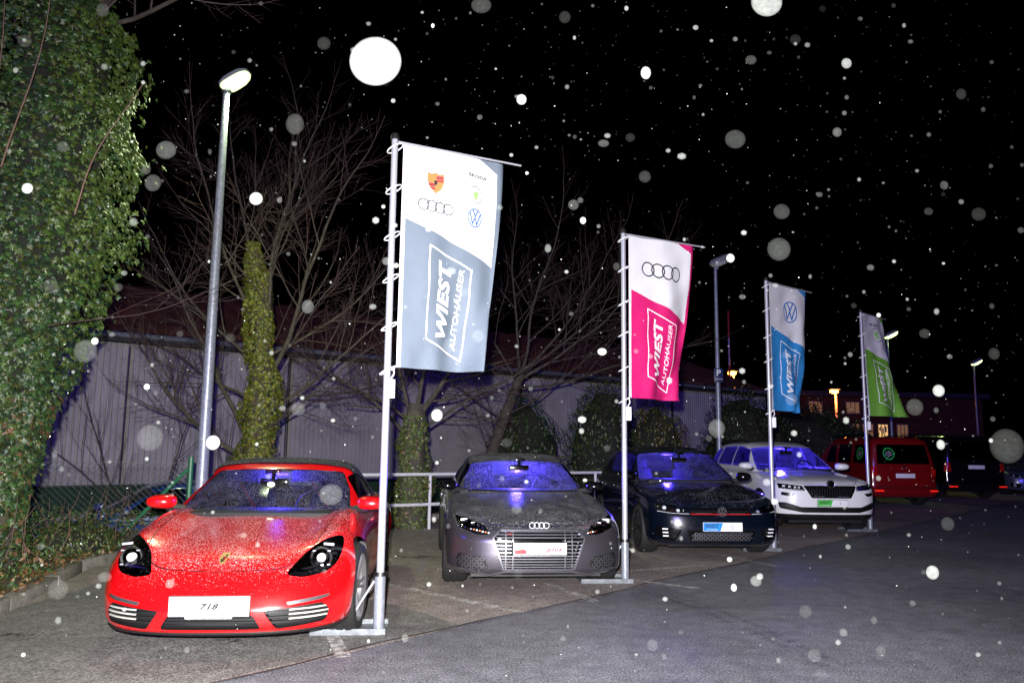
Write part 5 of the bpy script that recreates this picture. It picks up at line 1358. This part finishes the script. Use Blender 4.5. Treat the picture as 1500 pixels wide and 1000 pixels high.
# added dark core closes the ivy wall, near-black for the shade between leaves
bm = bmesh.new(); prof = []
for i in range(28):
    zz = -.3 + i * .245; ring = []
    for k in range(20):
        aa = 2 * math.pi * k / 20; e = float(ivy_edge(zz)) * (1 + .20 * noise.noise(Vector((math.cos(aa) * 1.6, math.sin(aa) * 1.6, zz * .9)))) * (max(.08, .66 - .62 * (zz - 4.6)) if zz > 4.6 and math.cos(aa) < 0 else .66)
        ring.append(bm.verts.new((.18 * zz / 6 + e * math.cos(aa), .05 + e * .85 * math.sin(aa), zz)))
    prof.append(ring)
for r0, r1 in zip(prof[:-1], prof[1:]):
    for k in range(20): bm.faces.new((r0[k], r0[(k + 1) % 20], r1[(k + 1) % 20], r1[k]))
bm.faces.new(prof[-1]); obj('ivy_dark_core', bm, mat('core_shade', (.008, .010, .005), .9, nz=(12, .6), bump=(14, 1.)), tr)
# individually placed big leaves on the side that faces the camera
lm = bpy.data.meshes.new('ivy_leaf'); vs_ = [(0, 0, .012)] + [(x * .066, y * .066, -abs(x) * .018) for x, y in IVY]; lm.from_pydata(vs_, [], [(0, i + 1, (i + 1) % 12 + 1) for i in range(12)]); lm.materials.append(mat('single_leaf_green', (.05, .11, .025), .35, nz=(2, .5)))
for k in range(240):
    zz = RS.uniform(.2, 6.1); aa = R(-90 + RS.uniform(-70, 85)); e = float(ivy_edge(zz)) * (1 + .20 * noise.noise(Vector((math.cos(aa) * 1.6, math.sin(aa) * 1.6, zz * .9))) + .12 * noise.noise(Vector((math.cos(aa) * 4, math.sin(aa) * 4, zz * 3)))) * .98
    o = inst('ivy_leaf', lm, tr, (.18 * zz / 6 + e * math.cos(aa), .05 + e * .85 * math.sin(aa), zz)); nn = Vector((math.cos(aa), math.sin(aa), .3)) + Vector(rvec()) * .45
    o.rotation_euler = nn.to_track_quat('Z', 'Y').to_euler(); o.scale = (RS.uniform(.8, 1.2),) * 3
# pale sucker stems in front of the ivy
for x0, z0, x1, z1, y in ((-.42, 1.7, -.28, 6.4, -1.3), (.62, 2.6, .52, 6.2, -1.25), (-.15, 3.9, -.45, 6.8, -1.2), (1.25, 3.6, 1.75, 5.0, -.9), (.35, 4.6, -.05, 6.6, -1.3), (.0, 4.4, -.1, 6.7, -1.2), (-.1, 2.1, -.45, 3.4, -1.35), (.72, 4.0, .95, 6.3, -1.1)):
    pts = [(x0 + (x1 - x0) * t + .06 * math.sin(t * 5 + x0 * 7), y + .1 * t, z0 + (z1 - z0) * t) for t in np.linspace(0, 1, 9)]; obj('sucker_stem', T(pts, list(np.linspace(.0075, .003, 9)), 5), MATS['sucker_bark'], tr)
bl, bt = Tubes(), Tubes(); grow(bl, bt, (.95, -.6, 2.55), (.95, .1, .12), 1.7, .009, 2, .06, .5, 3)
if bl.V: bl.obj('low_branch', 'sucker_bark', tr)
tag(bt.obj('low_twig', 'twig_bark', tr), kind='stuff')

def ivy_sleeve(parent, path, rad, n, size, pal, m='ivy_leaf_mat', dry=.05):
    path = np.array(path, float); zs = path[:, 2]; t = RS.rand(n); zz = zs[0] + (zs[-1] - zs[0]) * t
    cx = np.interp(zz, zs, path[:, 0]); cy = np.interp(zz, zs, path[:, 1]); rr = np.interp(zz, zs, rad); a = RS.uniform(0, 2 * math.pi, n)
    lump = np.array([1 + .25 * noise.noise(Vector((parent.location.x, 3.3, w * 1.3))) + .55 * noise.noise(Vector((math.cos(q) * 1.2, math.sin(q) * 1.2, w * 1.6))) + .3 * noise.noise(Vector((math.cos(q) * 3, math.sin(q) * 3, w * 6))) for q, w in zip(a, zz)])
    r = rr * lump * (1 - .35 * RS.rand(n) ** 2)
    P = np.stack([cx + r * np.cos(a), cy + r * np.sin(a), zz], 1); N = np.stack([np.cos(a), np.sin(a), np.full(n, .25)], 1)
    leaves('ivy', P, N, size, IVY, m, parent, tones(n, pal, dry), kind='stuff')
# --- bare tree with a yellow-green ivy column behind the red car
t1 = tag(empty('bare_tree', (-4.25, 13.2, -.4)), 'bare tree with yellow-green ivy column on its trunk, behind the red sports car', 'tree')
tb, tw = Tubes(), Tubes()
tb.add([(0, 0, -.1), (0, 0, 1.4), (.02, 0, 3.0), (.02, 0, 4.6)], [.24, .20, .16, .12], 10); tb.obj('trunk', 'bark', t1); tb = Tubes()
for p, d, L, r in (((0, 0, 1.5), (-1, -.15, .55), 2.3, .075), ((-.05, 0, 1.7), (-.55, .1, 1.0), 2.6, .07), ((.05, 0, 2.3), (.85, .1, .35), 2.4, .05), ((0, 0, 2.7), (.55, 0, 1.), 3.0, .075), ((0, 0, 3.4), (.35, -.2, 1.), 2.9, .06), ((0, 0, 4.2), (-.25, .1, 1.), 2.6, .055), ((0, 0, 4.5), (.25, .1, 1.), 2.7, .055), ((0, 0, 3.0), (-.75, .2, .8), 2.7, .055), ((0, 0, 3.2), (.9, .3, .55), 2.7, .05), ((0, 0, 2.0), (.7, -.3, .15), 2.0, .04), ((0, 0, 3.6), (-.5, -.2, .9), 2.6, .05), ((0, 0, 2.5), (-.9, .2, .3), 2.3, .045)):
    grow(tb, tw, p, d, L, r, 3, .03, .72, 6)
tb.obj('limb', 'bark', t1); tag(tw.obj('twig', 'twig_bark', t1), kind='stuff')
ivy_sleeve(t1, [(-.12, -.05, 0), (-.08, -.05, .8), (.04, -.05, 1.6), (.08, 0, 2.6), (-.02, 0, 3.6), (-.12, 0, 4.5), (-.24, 0, 5.25)], [.56, .42, .30, .29, .25, .21, .10], 8000, .060, YEL)
# --- pollarded tree with ivy trunk by the railing
t2 = tag(empty('pollard_tree', (-1.72, 13.95, -.15)), 'cut-back tree with ivy trunk standing at the white railing beside the grey coupe', 'tree')
tb, tw = Tubes(), Tubes()
tb.add([(0, 0, -.1), (0, 0, 1.0), (.03, 0, 2.0), (.05, 0, 2.3)], [.26, .21, .19, .15], 12); tb.obj('trunk', 'bark', t2); tb = Tubes()
for p, d, L, r in (((.05, 0, 2.0), (.65, -.1, 1.), 1.7, .085), ((0, 0, 1.9), (-.25, .1, 1.), 1.6, .07), ((-.05, 0, 1.6), (-.6, 0, 1.), 1.8, .06), ((.05, 0, 2.2), (.05, .2, 1.), 1.8, .07), ((.1, 0, 1.8), (.9, .1, .6), 1.7, .045), ((-.1, 0, 2.0), (-.8, .2, .7), 1.8, .045)):
    grow(tb, tw, p, d, L, r, 3, .01, .8, 6)
tb.obj('limb', 'bark', t2); tag(tw.obj('twig', 'twig_bark', t2), kind='stuff')
ivy_sleeve(t2, [(-.04, 0, 0), (0, 0, 1.0), (.02, 0, 2.1)], [.36, .31, .22], 4200, .056, [(.07, .10, .02), (.05, .08, .02), (.10, .12, .03)])
# --- leaning tree with a wide bare crown
t3 = tag(empty('leaning_tree', (-.75, 17.3, -.5)), 'leaning bare tree with wide twiggy crown between the grey and the pink flag', 'tree')
tb, tw = Tubes(), Tubes()
tb.add([(0, 0, -.1), (.15, 0, 1.2), (.55, 0, 2.4), (.95, 0, 3.5)], [.17, .14, .12, .10], 10); tb.obj('trunk', 'bark', t3); tb = Tubes()
for p, d, L, r in (((.95, 0, 3.4), (.9, 0, .5), 3.2, .06), ((.9, 0, 3.3), (-.7, .1, .9), 2.8, .05), ((.95, 0, 3.5), (.35, 0, 1), 3.2, .06), ((.95, 0, 3.5), (-.15, .1, 1), 3.0, .055), ((.9, 0, 3.2), (1, -.1, .15), 2.9, .045), ((.95, 0, 3.5), (.75, .2, .9), 3.2, .055), ((.6, 0, 2.6), (.9, 0, .35), 2.6, .035), ((.6, 0, 2.5), (-.9, 0, .5), 2.0, .035), ((.95, 0, 3.5), (1, .1, .75), 3.3, .05)):
    grow(tb, tw, p, d, L, r, 3, .03, .70, 6)
tb.obj('limb', 'bark', t3); tag(tw.obj('twig', 'twig_bark', t3), kind='stuff')
# --- tangle of bare bushes in front of the hall
def bush_bare(x, y, w, h, label, n=12):
    t = tag(empty('bare_bush', (x, y, -.6)), label, 'bush', 'bare bushes along the hall'); tb, tw = Tubes(), Tubes()
    for k in range(n):
        a = RS.uniform(0, 2 * math.pi); grow(tb, tw, (w * .25 * math.cos(a), w * .2 * math.sin(a), 0), (math.cos(a) * .6, math.sin(a) * .4, 1), h * RS.uniform(.6, .95), .02, 2, .03, .65, 5)
    if tb.V: tb.obj('stem', 'bark', t)
    tag(tw.obj('twig', 'twig_bark', t), kind='stuff')
bush_bare(-6.9, 15.9, 2.0, 3.6, 'brown bare bush in front of the hall, left of the street lamp', 5)
bush_bare(1.1, 19.6, 2.6, 3.2, 'brown bare bush in front of the hall above the grey coupe roof', 6)
# --- evergreen shrubs
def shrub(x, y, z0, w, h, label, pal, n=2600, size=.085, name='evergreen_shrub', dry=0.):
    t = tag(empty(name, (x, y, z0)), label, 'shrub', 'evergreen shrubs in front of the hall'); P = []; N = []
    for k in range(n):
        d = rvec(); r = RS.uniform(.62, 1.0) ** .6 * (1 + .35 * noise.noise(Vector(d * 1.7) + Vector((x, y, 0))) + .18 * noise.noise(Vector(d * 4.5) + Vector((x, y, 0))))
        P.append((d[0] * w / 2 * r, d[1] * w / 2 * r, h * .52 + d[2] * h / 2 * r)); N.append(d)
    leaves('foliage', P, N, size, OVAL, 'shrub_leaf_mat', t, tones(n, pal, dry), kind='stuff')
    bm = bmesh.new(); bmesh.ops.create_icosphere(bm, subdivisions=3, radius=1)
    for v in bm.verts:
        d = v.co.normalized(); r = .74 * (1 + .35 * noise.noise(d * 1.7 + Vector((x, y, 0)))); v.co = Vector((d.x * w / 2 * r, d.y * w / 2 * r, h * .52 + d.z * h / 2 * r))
    obj('shrub_dark_core', bm, MATS['core_shade'], t)  # added dark filler body, its colour stands for shade behind the foliage
    tb = Tubes()
    for k in range(7):
        a = k * .9; tb.add([(0, 0, 0), (w * .12 * math.cos(a), w * .12 * math.sin(a), h * .3), (w * .3 * math.cos(a), w * .3 * math.sin(a), h * .75)], [.04, .03, .012], 5)
    tb.obj('stem', 'bark', t)
shrub(.35, 19.2, -.5, 1.9, 3.1, 'dark green shrub above the roof of the grey coupe', GREEN)
shrub(2.25, 19.4, -.5, 1.9, 3.6, 'tall green shrub left of the pink flag pole', [(.04, .08, .02), (.06, .09, .02), (.03, .05, .015)], 3000)
shrub(3.65, 19.9, -.5, 1.7, 3.1, 'yellowish evergreen shrub right behind the pink flag pole', [(.09, .10, .02), (.12, .11, .02), (.05, .06, .015)], dry=.15)
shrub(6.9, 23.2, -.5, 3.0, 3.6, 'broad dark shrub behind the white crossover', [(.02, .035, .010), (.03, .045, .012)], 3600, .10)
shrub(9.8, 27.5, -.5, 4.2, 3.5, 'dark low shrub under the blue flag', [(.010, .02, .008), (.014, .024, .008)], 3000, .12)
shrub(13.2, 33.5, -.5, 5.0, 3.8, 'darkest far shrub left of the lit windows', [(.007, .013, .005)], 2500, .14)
shrub(-5.25, 9.7, -.12, 1.0, .55, 'low leafy shrub at the kerb in front of the fence, nearest the red car', [(.05, .08, .02), (.07, .09, .02), (.04, .06, .02)], 1300, .05, dry=.1)
shrub(-6.1, 9.3, -.15, 1.1, .60, 'low dense green shrub between ivy tree and fence', [(.03, .06, .015), (.045, .08, .02)], 1500, .05)
# --- ground cover on the bank: low leaves, dead leaves, thin brown stems
n = 15000; ys = RS.uniform(3.0, 12.2, n); es = np.interp(ys, [p[1] for p in kl], [p[0] for p in kl]); xs = es - .12 - RS.rand(n) ** 1.1 * 3.2
P = []; N = []
for x, y, e in zip(xs, ys, es):
    hmax = np.interp(e - x, [0, .35, .8, 2.5], [.05, .22, .48, .62]) * (np.interp(y, [3, 6.5, 8.5, 12], [.3, .8, 1.0, .45])) * (1 + .5 * noise.noise(Vector((x * 1.5, y * 1.5, 3)))); z = bank_h(x, y) + RS.rand() ** .8 * hmax
    P.append((x, y, z)); N.append((0.2, -.4, 1))
P = np.array(P); c = tones(n, GREEN, .12); nearedge = (es - xs < .55) & (RS.rand(n) < .5); cd = tones(n, GREEN, .4); c[nearedge] = cd[nearedge]
o = leaves('ground_cover', P, N, .055, OVAL, 'ground_leaf_mat', None, c * 1.1, jit=1.4, kind='stuff'); tag(o, 'low evergreen ground cover mixed with dead leaves on the bank at the left')
n = 550; ys = RS.uniform(3.0, 12.0, n); es = np.interp(ys, [p[1] for p in kl], [p[0] for p in kl]); xs = es - .02 - np.abs(RS.normal(size=n)) * .30
P = np.array([(x, y, max(bank_h(x, y), .0) + .03 + .03 * RS.rand()) for x, y in zip(xs, ys)])
o = leaves('dead_leaves', P, np.tile((0, -.2, 1.), (n, 1)), .075, OVAL, 'ground_leaf_mat', None, tones(n, [(.2, .1, .04)], 1.), jit=1.0, kind='stuff'); tag(o, 'brown dead leaves lying along the kerb at the left')
tb = Tubes()
for k in range(100):
    y = RS.uniform(7.5, 11.8); e = float(np.interp(y, [p[1] for p in kl], [p[0] for p in kl])); x = e - RS.uniform(.2, 2.4); d = (RS.normal() * .5, RS.normal() * .3, 1)
    pts, rad, _ = limb((x, y, bank_h(x, y)), d, RS.uniform(.35, .85), .0045, .002, 5, .22, -.03); tb.add(pts, rad, 3)
o = npmesh('dry_stems', np.concatenate(tb.V), np.concatenate(tb.F), MATS['sucker_bark']); tag(o, 'tangle of thin brown dry stems in front of the chain-link fence', kind='stuff')

# ================================================================== cars
build_roadster(); build_coupe()
build_hatch('dark_hatchback', 'navy_paint', 'dark navy hatchback with red grille line and blue-white number plate', ((2.67, 11.25), 5), True, 120)
build_crossover()
build_hatch('blue_hatchback', 'blue_paint', 'blue hatchback parked on the lower yard behind the chain-link fence', ((-6.55, 11.6, -.62), -62), False, 0)
build_hatch('silver_blue_hatchback', 'silver_blue_paint', 'silver-blue hatchback at the far right edge behind the black van', ((17.9, 27.6), -8), False, 0)
build_van('red_van', 'van_red_paint', 'red van seen from behind with green round stickers on its windows', ((9.9, 24.0), 185), circ=True)
build_van('black_van', 'black_paint', 'tall black van seen from behind, right of the red van', ((13.75, 27.9), 185), L=4.9, W=.95, H=1.96, wb=3.0, roh=.95, big=True)

# ================================================================== flagpoles and flags
mat('flag_white', (.78, .78, .82), .7, trans=.25, bump=(7, .55))
mat('flag_grey', (.155, .195, .25), .7, trans=.25, bump=(7, .8))
mat('flag_pink', (.68, .008, .16), .7, trans=.25, bump=(7, .8))
mat('flag_blue', (.03, .27, .66), .7, trans=.25, bump=(7, .8))
mat('flag_green', (.16, .42, .04), .7, trans=.25, bump=(7, .8))
mat('ring_nylon', (.8, .8, .85), .4)
mat('print_dark', (.012, .012, .02), .7); mat('print_white', (.85, .85, .88), .7); mat('print_blue', (.02, .12, .38), .7); mat('print_green', (.22, .58, .10), .7)
mat('print_gold', (.32, .18, .05), .7); mat('print_red', (.4, .015, .05), .7)
def flagpole(x, y, H, label):
    t = tag(empty('flagpole', (x, y, 0), R(5)), label, 'flagpole', 'flagpoles in front of the cars')
    obj('pole', T([(0, 0, .42), (0, 0, H)], [.030, .026], 20), MATS['pole_alu'], t)
    obj('pole_cap', LA([(.001, H + .03), (.028, H + .025), (.036, H), (.036, H - .03)], 'z', 16), MATS['black_plastic'], t)
    obj('sleeve', T([(0, 0, .02), (0, 0, .44)], .042, 20), MATS['galvanised'], t)
    obj('sleeve_collar', LA([(.036, .45), (.05, .45), (.05, .42), (.048, .42)], 'z', 20), MATS['steel_dark'], t)
    bm = bmesh.new(); box(bm, (-.22, .04, .012), (.56, .34, .012), None, .003); box(bm, (-.22, -.13, .03), (.56, .012, .045)); box(bm, (-.22, .21, .03), (.56, .012, .045)); obj('base_plate', bm, MATS['galvanised_plate'], t)
    for dy in (-.02, .05): obj('brace', T([(-.045, dy * .3, .38), (-.26, dy * 2, .03)], .009, 6), MATS['pole_alu'], t)
    return t
def flag(x, y, zt, zb, ang, label, colm, marks, swing=8, w=1.02, seed=0, curl=.12, ret=None, bl=0.):
    root = tag(empty('flag', (x, y, 0)), label, 'flag', 'banner flags on poles'); h = zt - zb; rs = np.random.RandomState(seed); ph = rs.rand(6) * 6.28
    def S(u, v, off=0.):
        def pt(u, v):
            a = R(ang + swing * v ** 1.3); s = u * w * (1 - curl * v ** 2 * u); amp = u * (.35 + 1.5 * v) 
            f = .065 * amp * math.sin(5.5 * u + 2.6 * v + ph[0]) + .032 * amp * math.sin(13 * u - 5 * v + ph[1]) + .017 * v * math.sin(24 * u + 9 * v + ph[2]) * u + .011 * math.sin(30 * v + 11 * u + ph[3]) * (u * (1 - u) * 3)
            tail = max(0, u - .86) / .14; f += .06 * tail * tail * (1 - .6 * v); s -= .05 * tail * tail
            d = Vector((math.cos(a), math.sin(a), 0)); nn = Vector((-d.y, d.x, 0))
            return Vector((0, 0, zt - h * v - bl * u * v * v)) + d * (.075 + s) + nn * f
        p = pt(u, v)
        if off:
            e = 1e-3; t1 = pt(u + e, v) - p; t2 = pt(u, v + e) - p; nrm = t2.cross(t1).normalized()
            if nrm.y > 0: nrm = -nrm
            p = p + nrm * off
        return p
    NU, NV = 44, 72
    base = bmesh.new(); g = [[base.verts.new((i / NU, j / NV, 0)) for i in range(NU + 1)] for j in range(NV + 1)]
    for j in range(NV):
        for i in range(NU): base.faces.new((g[j][i], g[j][i + 1], g[j + 1][i + 1], g[j + 1][i]))
    base.normal_update()
    wp = [(.035, -.01), (.66, -.01), (.875, .055), (.93, .50), (.035, .335)]
    wf = cut(base, wp, 'z', lambda f: True); white = extract(base, wf)
    hf = cut(base, [(-.01, -.01), (.035, -.01), (.035, 1.01), (-.01, 1.01)], 'z', lambda f: True); hem = extract(base, hf)
    for nm, b, m in (('coloured_panel', base, colm), ('white_panel', white, 'flag_white'), ('hem', hem, 'flag_white')):
        for v in b.verts: v.co = S(v.co.x, v.co.y)
        obj(nm, b, MATS[m], root)
    def put(nm, bm, m, uu, vv, rot=0, skew=0., off=.004):
        """bm in metres centred on 0 (x right, y up)"""
        if rot: mv(bm, Matrix.Rotation(rot, 4, 'Z'))
        xs = [v.co.x for v in bm.verts]; ys = [v.co.y for v in bm.verts]; st = .035
        gridcut(bm, st, (min(xs), max(xs)), (min(ys), max(ys)))
        for v in bm.verts:
            u = uu + v.co.x / w; q = vv - v.co.y / h + skew * (u - uu); v.co = S(u, q, off)
        obj(nm, bm, MATS[m], root, smooth=False)
    # WIEST AUTOHAEUSER box
    bxm = bmesh.new(); A = [(.255, .445), (.69, .53), (.69, .95), (.255, .865)]
    def toxy(p): return ((p[0] - .47) * w, -(p[1] - .7) * h)
    stroke2(bxm, [toxy(p) for p in (A + [A[0]])], .012); put('frame_line', bxm, 'print_white', .47, .7)
    t = text_fit('WIEST', .66, .135, shear=.28, bold=.035); put('lettering', t, 'print_white', .415, .68, rot=math.pi / 2, skew=.0)
    t = text_fit('AUTOHÄUSER', .70, .072, shear=.22, bold=.004); put('lettering', t, 'print_white', .585, .72, rot=math.pi / 2)
    for kind, uu, vv, s in marks:
        if kind == 'rings': put('four_rings', rings_mark(s), 'print_dark', uu, vv, skew=.03)
        if kind == 'vw': put('round_emblem', vw_mark(s), 'print_blue', uu, vv)
        if kind == 'arrow':
            put('winged_arrow', arrow_mark(s), 'print_green', uu, vv); b = bmesh.new(); ring2(b, 0, 0, s * .93, s, 36); put('emblem_ring', b, 'print_dark', uu, vv)
        if kind == 'skoda': put('wordmark', text_fit('ŠKODA', s, s * .17, bold=.035), 'print_dark', uu, vv)
        if kind == 'crest':
            sh = [(-.5, .62), (-.25, .55), (0, .64), (.25, .55), (.5, .62), (.52, .1), (.36, -.35), (0, -.66), (-.36, -.35), (-.52, .1)]
            b = bmesh.new(); poly2(b, [(q[0] * s, q[1] * s) for q in sh]); put('crest', b, 'print_gold', uu, vv)
            b = bmesh.new()
            for q in ([(.05, .42), (.46, .42), (.47, .30), (.05, .30)], [(.05, .2), (.47, .2), (.47, .08), (.05, .08)], [(-.47, -.05), (-.05, -.05), (-.05, -.17), (-.43, -.17)], [(-.36, -.28), (-.05, -.28), (-.05, -.42), (-.24, -.42)]): poly2(b, [(r_[0] * s, r_[1] * s) for r_ in q])
            put('crest_stripe', b, 'print_red', uu, vv, off=.007); b = bmesh.new()
            for q in ([(.05, .30), (.47, .30), (.47, .26), (.05, .26)], [(-.45, -.17), (-.05, -.17), (-.05, -.22), (-.42, -.22)], [(-.10, .12), (.02, .16), (.10, .02), (.04, -.14), (-.08, -.12)]): poly2(b, [(r_[0] * s, r_[1] * s) for r_ in q])
            put('crest_stripe', b, 'print_dark', uu, vv, off=.008)
    a = R(ang); d = Vector((math.cos(a), math.sin(a), 0))
    obj('top_rod', T([d * .03 + Vector((0, 0, zt + .012)), d * (w + .17) + Vector((0, 0, zt + .012))], .009, 8), MATS['pole_alu'], root)
    for k in range(6):
        z = zt - .05 - k * (h + .0) / 5.0
        ring = [Vector((.064 * math.cos(q) + .004, .064 * math.sin(q), z + .035 * math.cos(q) + (.02 if k % 2 else 0))) for q in np.linspace(0, 2 * math.pi, 19)]
        obj('hanging_ring', T(ring, .0055, 6, False), MATS['ring_nylon'], root)
    obj('halyard_tail', T([(.05, -.02, zb), (.06, -.03, zb - .06), (.035, -.03, zb - .1)], .006, 5), MATS['ring_nylon'], root)
    obj('flag_weight', B((.045, -.035, zb - .18), (.055, .03, .15), None, .008), MATS['ring_nylon'], root)
FP = [((-1.0, 6.29), 3.98, 'nearest flagpole, at the front wheel of the red sports car'), ((1.25, 8.70), 3.87, 'second flagpole, at the front corner of the grey coupe'), ((3.78, 11.50), 3.95, 'third flagpole, between the dark hatchback and the white crossover'), ((6.46, 14.36), 4.0, 'farthest flagpole, in front of the white crossover and red van')]
for (p, H, lb) in FP: flagpole(p[0], p[1], H, lb)
flag(-1.0, 6.29, 3.93, 2.05, 27, 'grey and white flag with four emblems, nearest to the camera', 'flag_grey', [('crest', .29, .155, .145), ('skoda', .68, .085, .20), ('arrow', .665, .175, .078), ('rings', .30, .265, .31), ('vw', .67, .285, .082)], swing=4, seed=1, curl=.22)
flag(1.25, 8.70, 3.83, 1.98, 28, 'pink and white flag with four dark rings', 'flag_pink', [('rings', .46, .20, .53)], swing=8, w=1.04, seed=5, curl=.10)
flag(3.78, 11.50, 3.90, 2.00, 39, 'blue and white flag with one round emblem', 'flag_blue', [('vw', .50, .20, .165)], swing=6, w=1.10, seed=9, curl=0.)
flag(6.46, 14.36, 3.96, 2.06, 43, 'green and white flag, farthest of the four', 'flag_green', [('skoda', .45, .09, .32), ('arrow', .48, .19, .14)], swing=-26, w=.98, seed=12, curl=-.05)

# ================================================================== falling wet snow lit by the flash
def flake_mat(name, a, soft=True):
    m = bpy.data.materials.new(name); m.use_nodes = True; t = m.node_tree; n = t.nodes; L = t.links; n.remove(n['Principled BSDF'])
    d = n.new('ShaderNodeBsdfDiffuse'); d.inputs[0].default_value = (.80, .86, .82, 1)
    tr = n.new('ShaderNodeBsdfTransparent'); mi = n.new('ShaderNodeMixShader')
    lw = n.new('ShaderNodeLayerWeight'); lw.inputs[0].default_value = .5
    mr = n.new('ShaderNodeMapRange'); mr.inputs['From Min'].default_value = .62; mr.inputs['From Max'].default_value = .98; mr.inputs['To Min'].default_value = 1; mr.inputs['To Max'].default_value = .0; L.new(lw.outputs['Facing'], mr.inputs['Value'])
    tc = n.new('ShaderNodeTexCoord'); no = n.new('ShaderNodeTexNoise'); no.inputs['Scale'].default_value = 160; no.inputs['Detail'].default_value = 3; L.new(tc.outputs['Object'], no.inputs['Vector'])
    m2 = n.new('ShaderNodeMapRange'); m2.inputs['From Min'].default_value = .3; m2.inputs['From Max'].default_value = .7; m2.inputs['To Min'].default_value = .72 * a; m2.inputs['To Max'].default_value = 1.2 * a; L.new(no.outputs['Fac'], m2.inputs['Value'])
    mu = n.new('ShaderNodeMath'); mu.operation = 'MULTIPLY'; L.new(mr.outputs[0], mu.inputs[0]); L.new(m2.outputs[0], mu.inputs[1])
    L.new(mu.outputs[0], mi.inputs[0]); L.new(tr.outputs[0], mi.inputs[1]); L.new(d.outputs[0], mi.inputs[2]); L.new(mi.outputs[0], n['Material Output'].inputs[0]); return m
def ico(sub):
    bm = bmesh.new(); bmesh.ops.create_icosphere(bm, subdivisions=sub, radius=1); V = np.array([v.co[:] for v in bm.verts]); F = np.array([[v.index for v in f.verts] for f in bm.faces]); bm.free(); return V, F
def flakes(name, pos, rad, sub, m, label):
    V, F = ico(sub); n = len(pos); pos = np.asarray(pos); rad = np.asarray(rad)
    jit = 1 + .10 * RS.normal(size=(n, 1, 3))
    VV = (V[None] * np.array((1, .6, 1))[None, None] * jit * rad[:, None, None] + pos[:, None]).reshape(-1, 3); FF = (F[None] + (np.arange(n) * len(V))[:, None, None]).reshape(-1, 3)
    o = npmesh(name, VV, FF, m, None, smooth=True); tag(o, label, kind='stuff'); o['category'] = 'snow'; o['group'] = 'falling snow'; return o
def vol(n, d0, d1, p=1.):
    d = d0 + (d1 - d0) * RS.rand(n) ** p; x = RS.uniform(-.80, .80, n) * d; z = EYE + (.13 + RS.uniform(-.52, .52, n)) * d; k = z > .05
    return np.stack([x, d, z], 1)[k], d[k]
P, d = vol(2200, 3, 14, .8); flakes('distant_snowflakes', P, RS.uniform(.0018, .0042, len(P)) * (d / 6) ** .5, 1, flake_mat('snowflake', .26), 'countless small white snowflakes falling in the dark air')
P, d = vol(1300, 1.5, 9, .9); flakes('faint_snowflakes', P, RS.uniform(.003, .010, len(P)), 1, flake_mat('snowflake_faint', .012), 'small faint grey snowflakes falling in the dark air')
P, d = vol(190, 1.2, 3.2); flakes('soft_snowflakes', P, RS.uniform(.004, .009, len(P)), 2, flake_mat('snowflake_soft', .0035), 'soft blurred snowflakes a few metres away')
P, d = vol(70, .9, 2.2); flakes('blurred_snowflakes', P, RS.uniform(.006, .014, len(P)), 3, flake_mat('snowflake_veil', .0008), 'large pale translucent snowflakes near the camera')
P, d = vol(30, 1.2, 3.0); flakes('bright_snowflakes', P, RS.uniform(.004, .008, len(P)), 2, flake_mat('snowflake_bright', .03), 'bright round snowflakes near the camera')
def at(px, py, D):
    r = _r2 * ((px - 750) / FPX) - _u2 * ((py - 500) / FPX) + _f; return Vector((0, 0, EYE)) + r * D
big = [(550, 90, 40), (1123, 3, 20), (640, 608, 10), (375, 291, 10), (1240, 93, 7), (946, 107, 8), (764, 146, 8), (312, 648, 11), (1375, 572, 9), (1366, 838, 10), (1075, 860, 5), (40, 276, 7), (854, 323, 5), (882, 515, 6), (1378, 651, 7), (1070, 378, 6)]
flakes('large_bright_snowflakes', [at(x, y, 1.1 + .05 * (i % 5)) for i, (x, y, r) in enumerate(big)], [r / FPX * (1.1 + .05 * (i % 5)) for i, (x, y, r) in enumerate(big)], 4, flake_mat('snowflake_large', .011), 'large white out-of-focus snowflakes close to the lens')
soft = [(125, 514, 17), (220, 641, 19), (1077, 204, 13), (1145, 310, 12), (1141, 365, 17), (1475, 653, 24), (224, 268, 11), (432, 182, 15), (1348, 660, 0), (956, 944, 9), (85, 863, 15), (705, 8, 13), (92, 215, 9), (1100, 88, 8), (80, 665, 5), (1408, 138, 8), (700, 492, 9), (1290, 953, 7), (757, 745, 7), (350, 806, 5), (1228, 865, 0), (1180, 895, 9), (404, 578, 0), (884, 210, 7), (840, 300, 8), (1340, 596, 12), (150, 15, 9), (60, 800, 6)]
soft = [q for q in soft if q[2]]
flakes('large_soft_snowflakes', [at(x, y, 1.25 + .06 * (i % 4)) for i, (x, y, r) in enumerate(soft)], [r / FPX * (1.25 + .06 * (i % 4)) for i, (x, y, r) in enumerate(soft)], 4, flake_mat('snowflake_pale', .0012), 'large faint see-through snowflakes close to the lens')
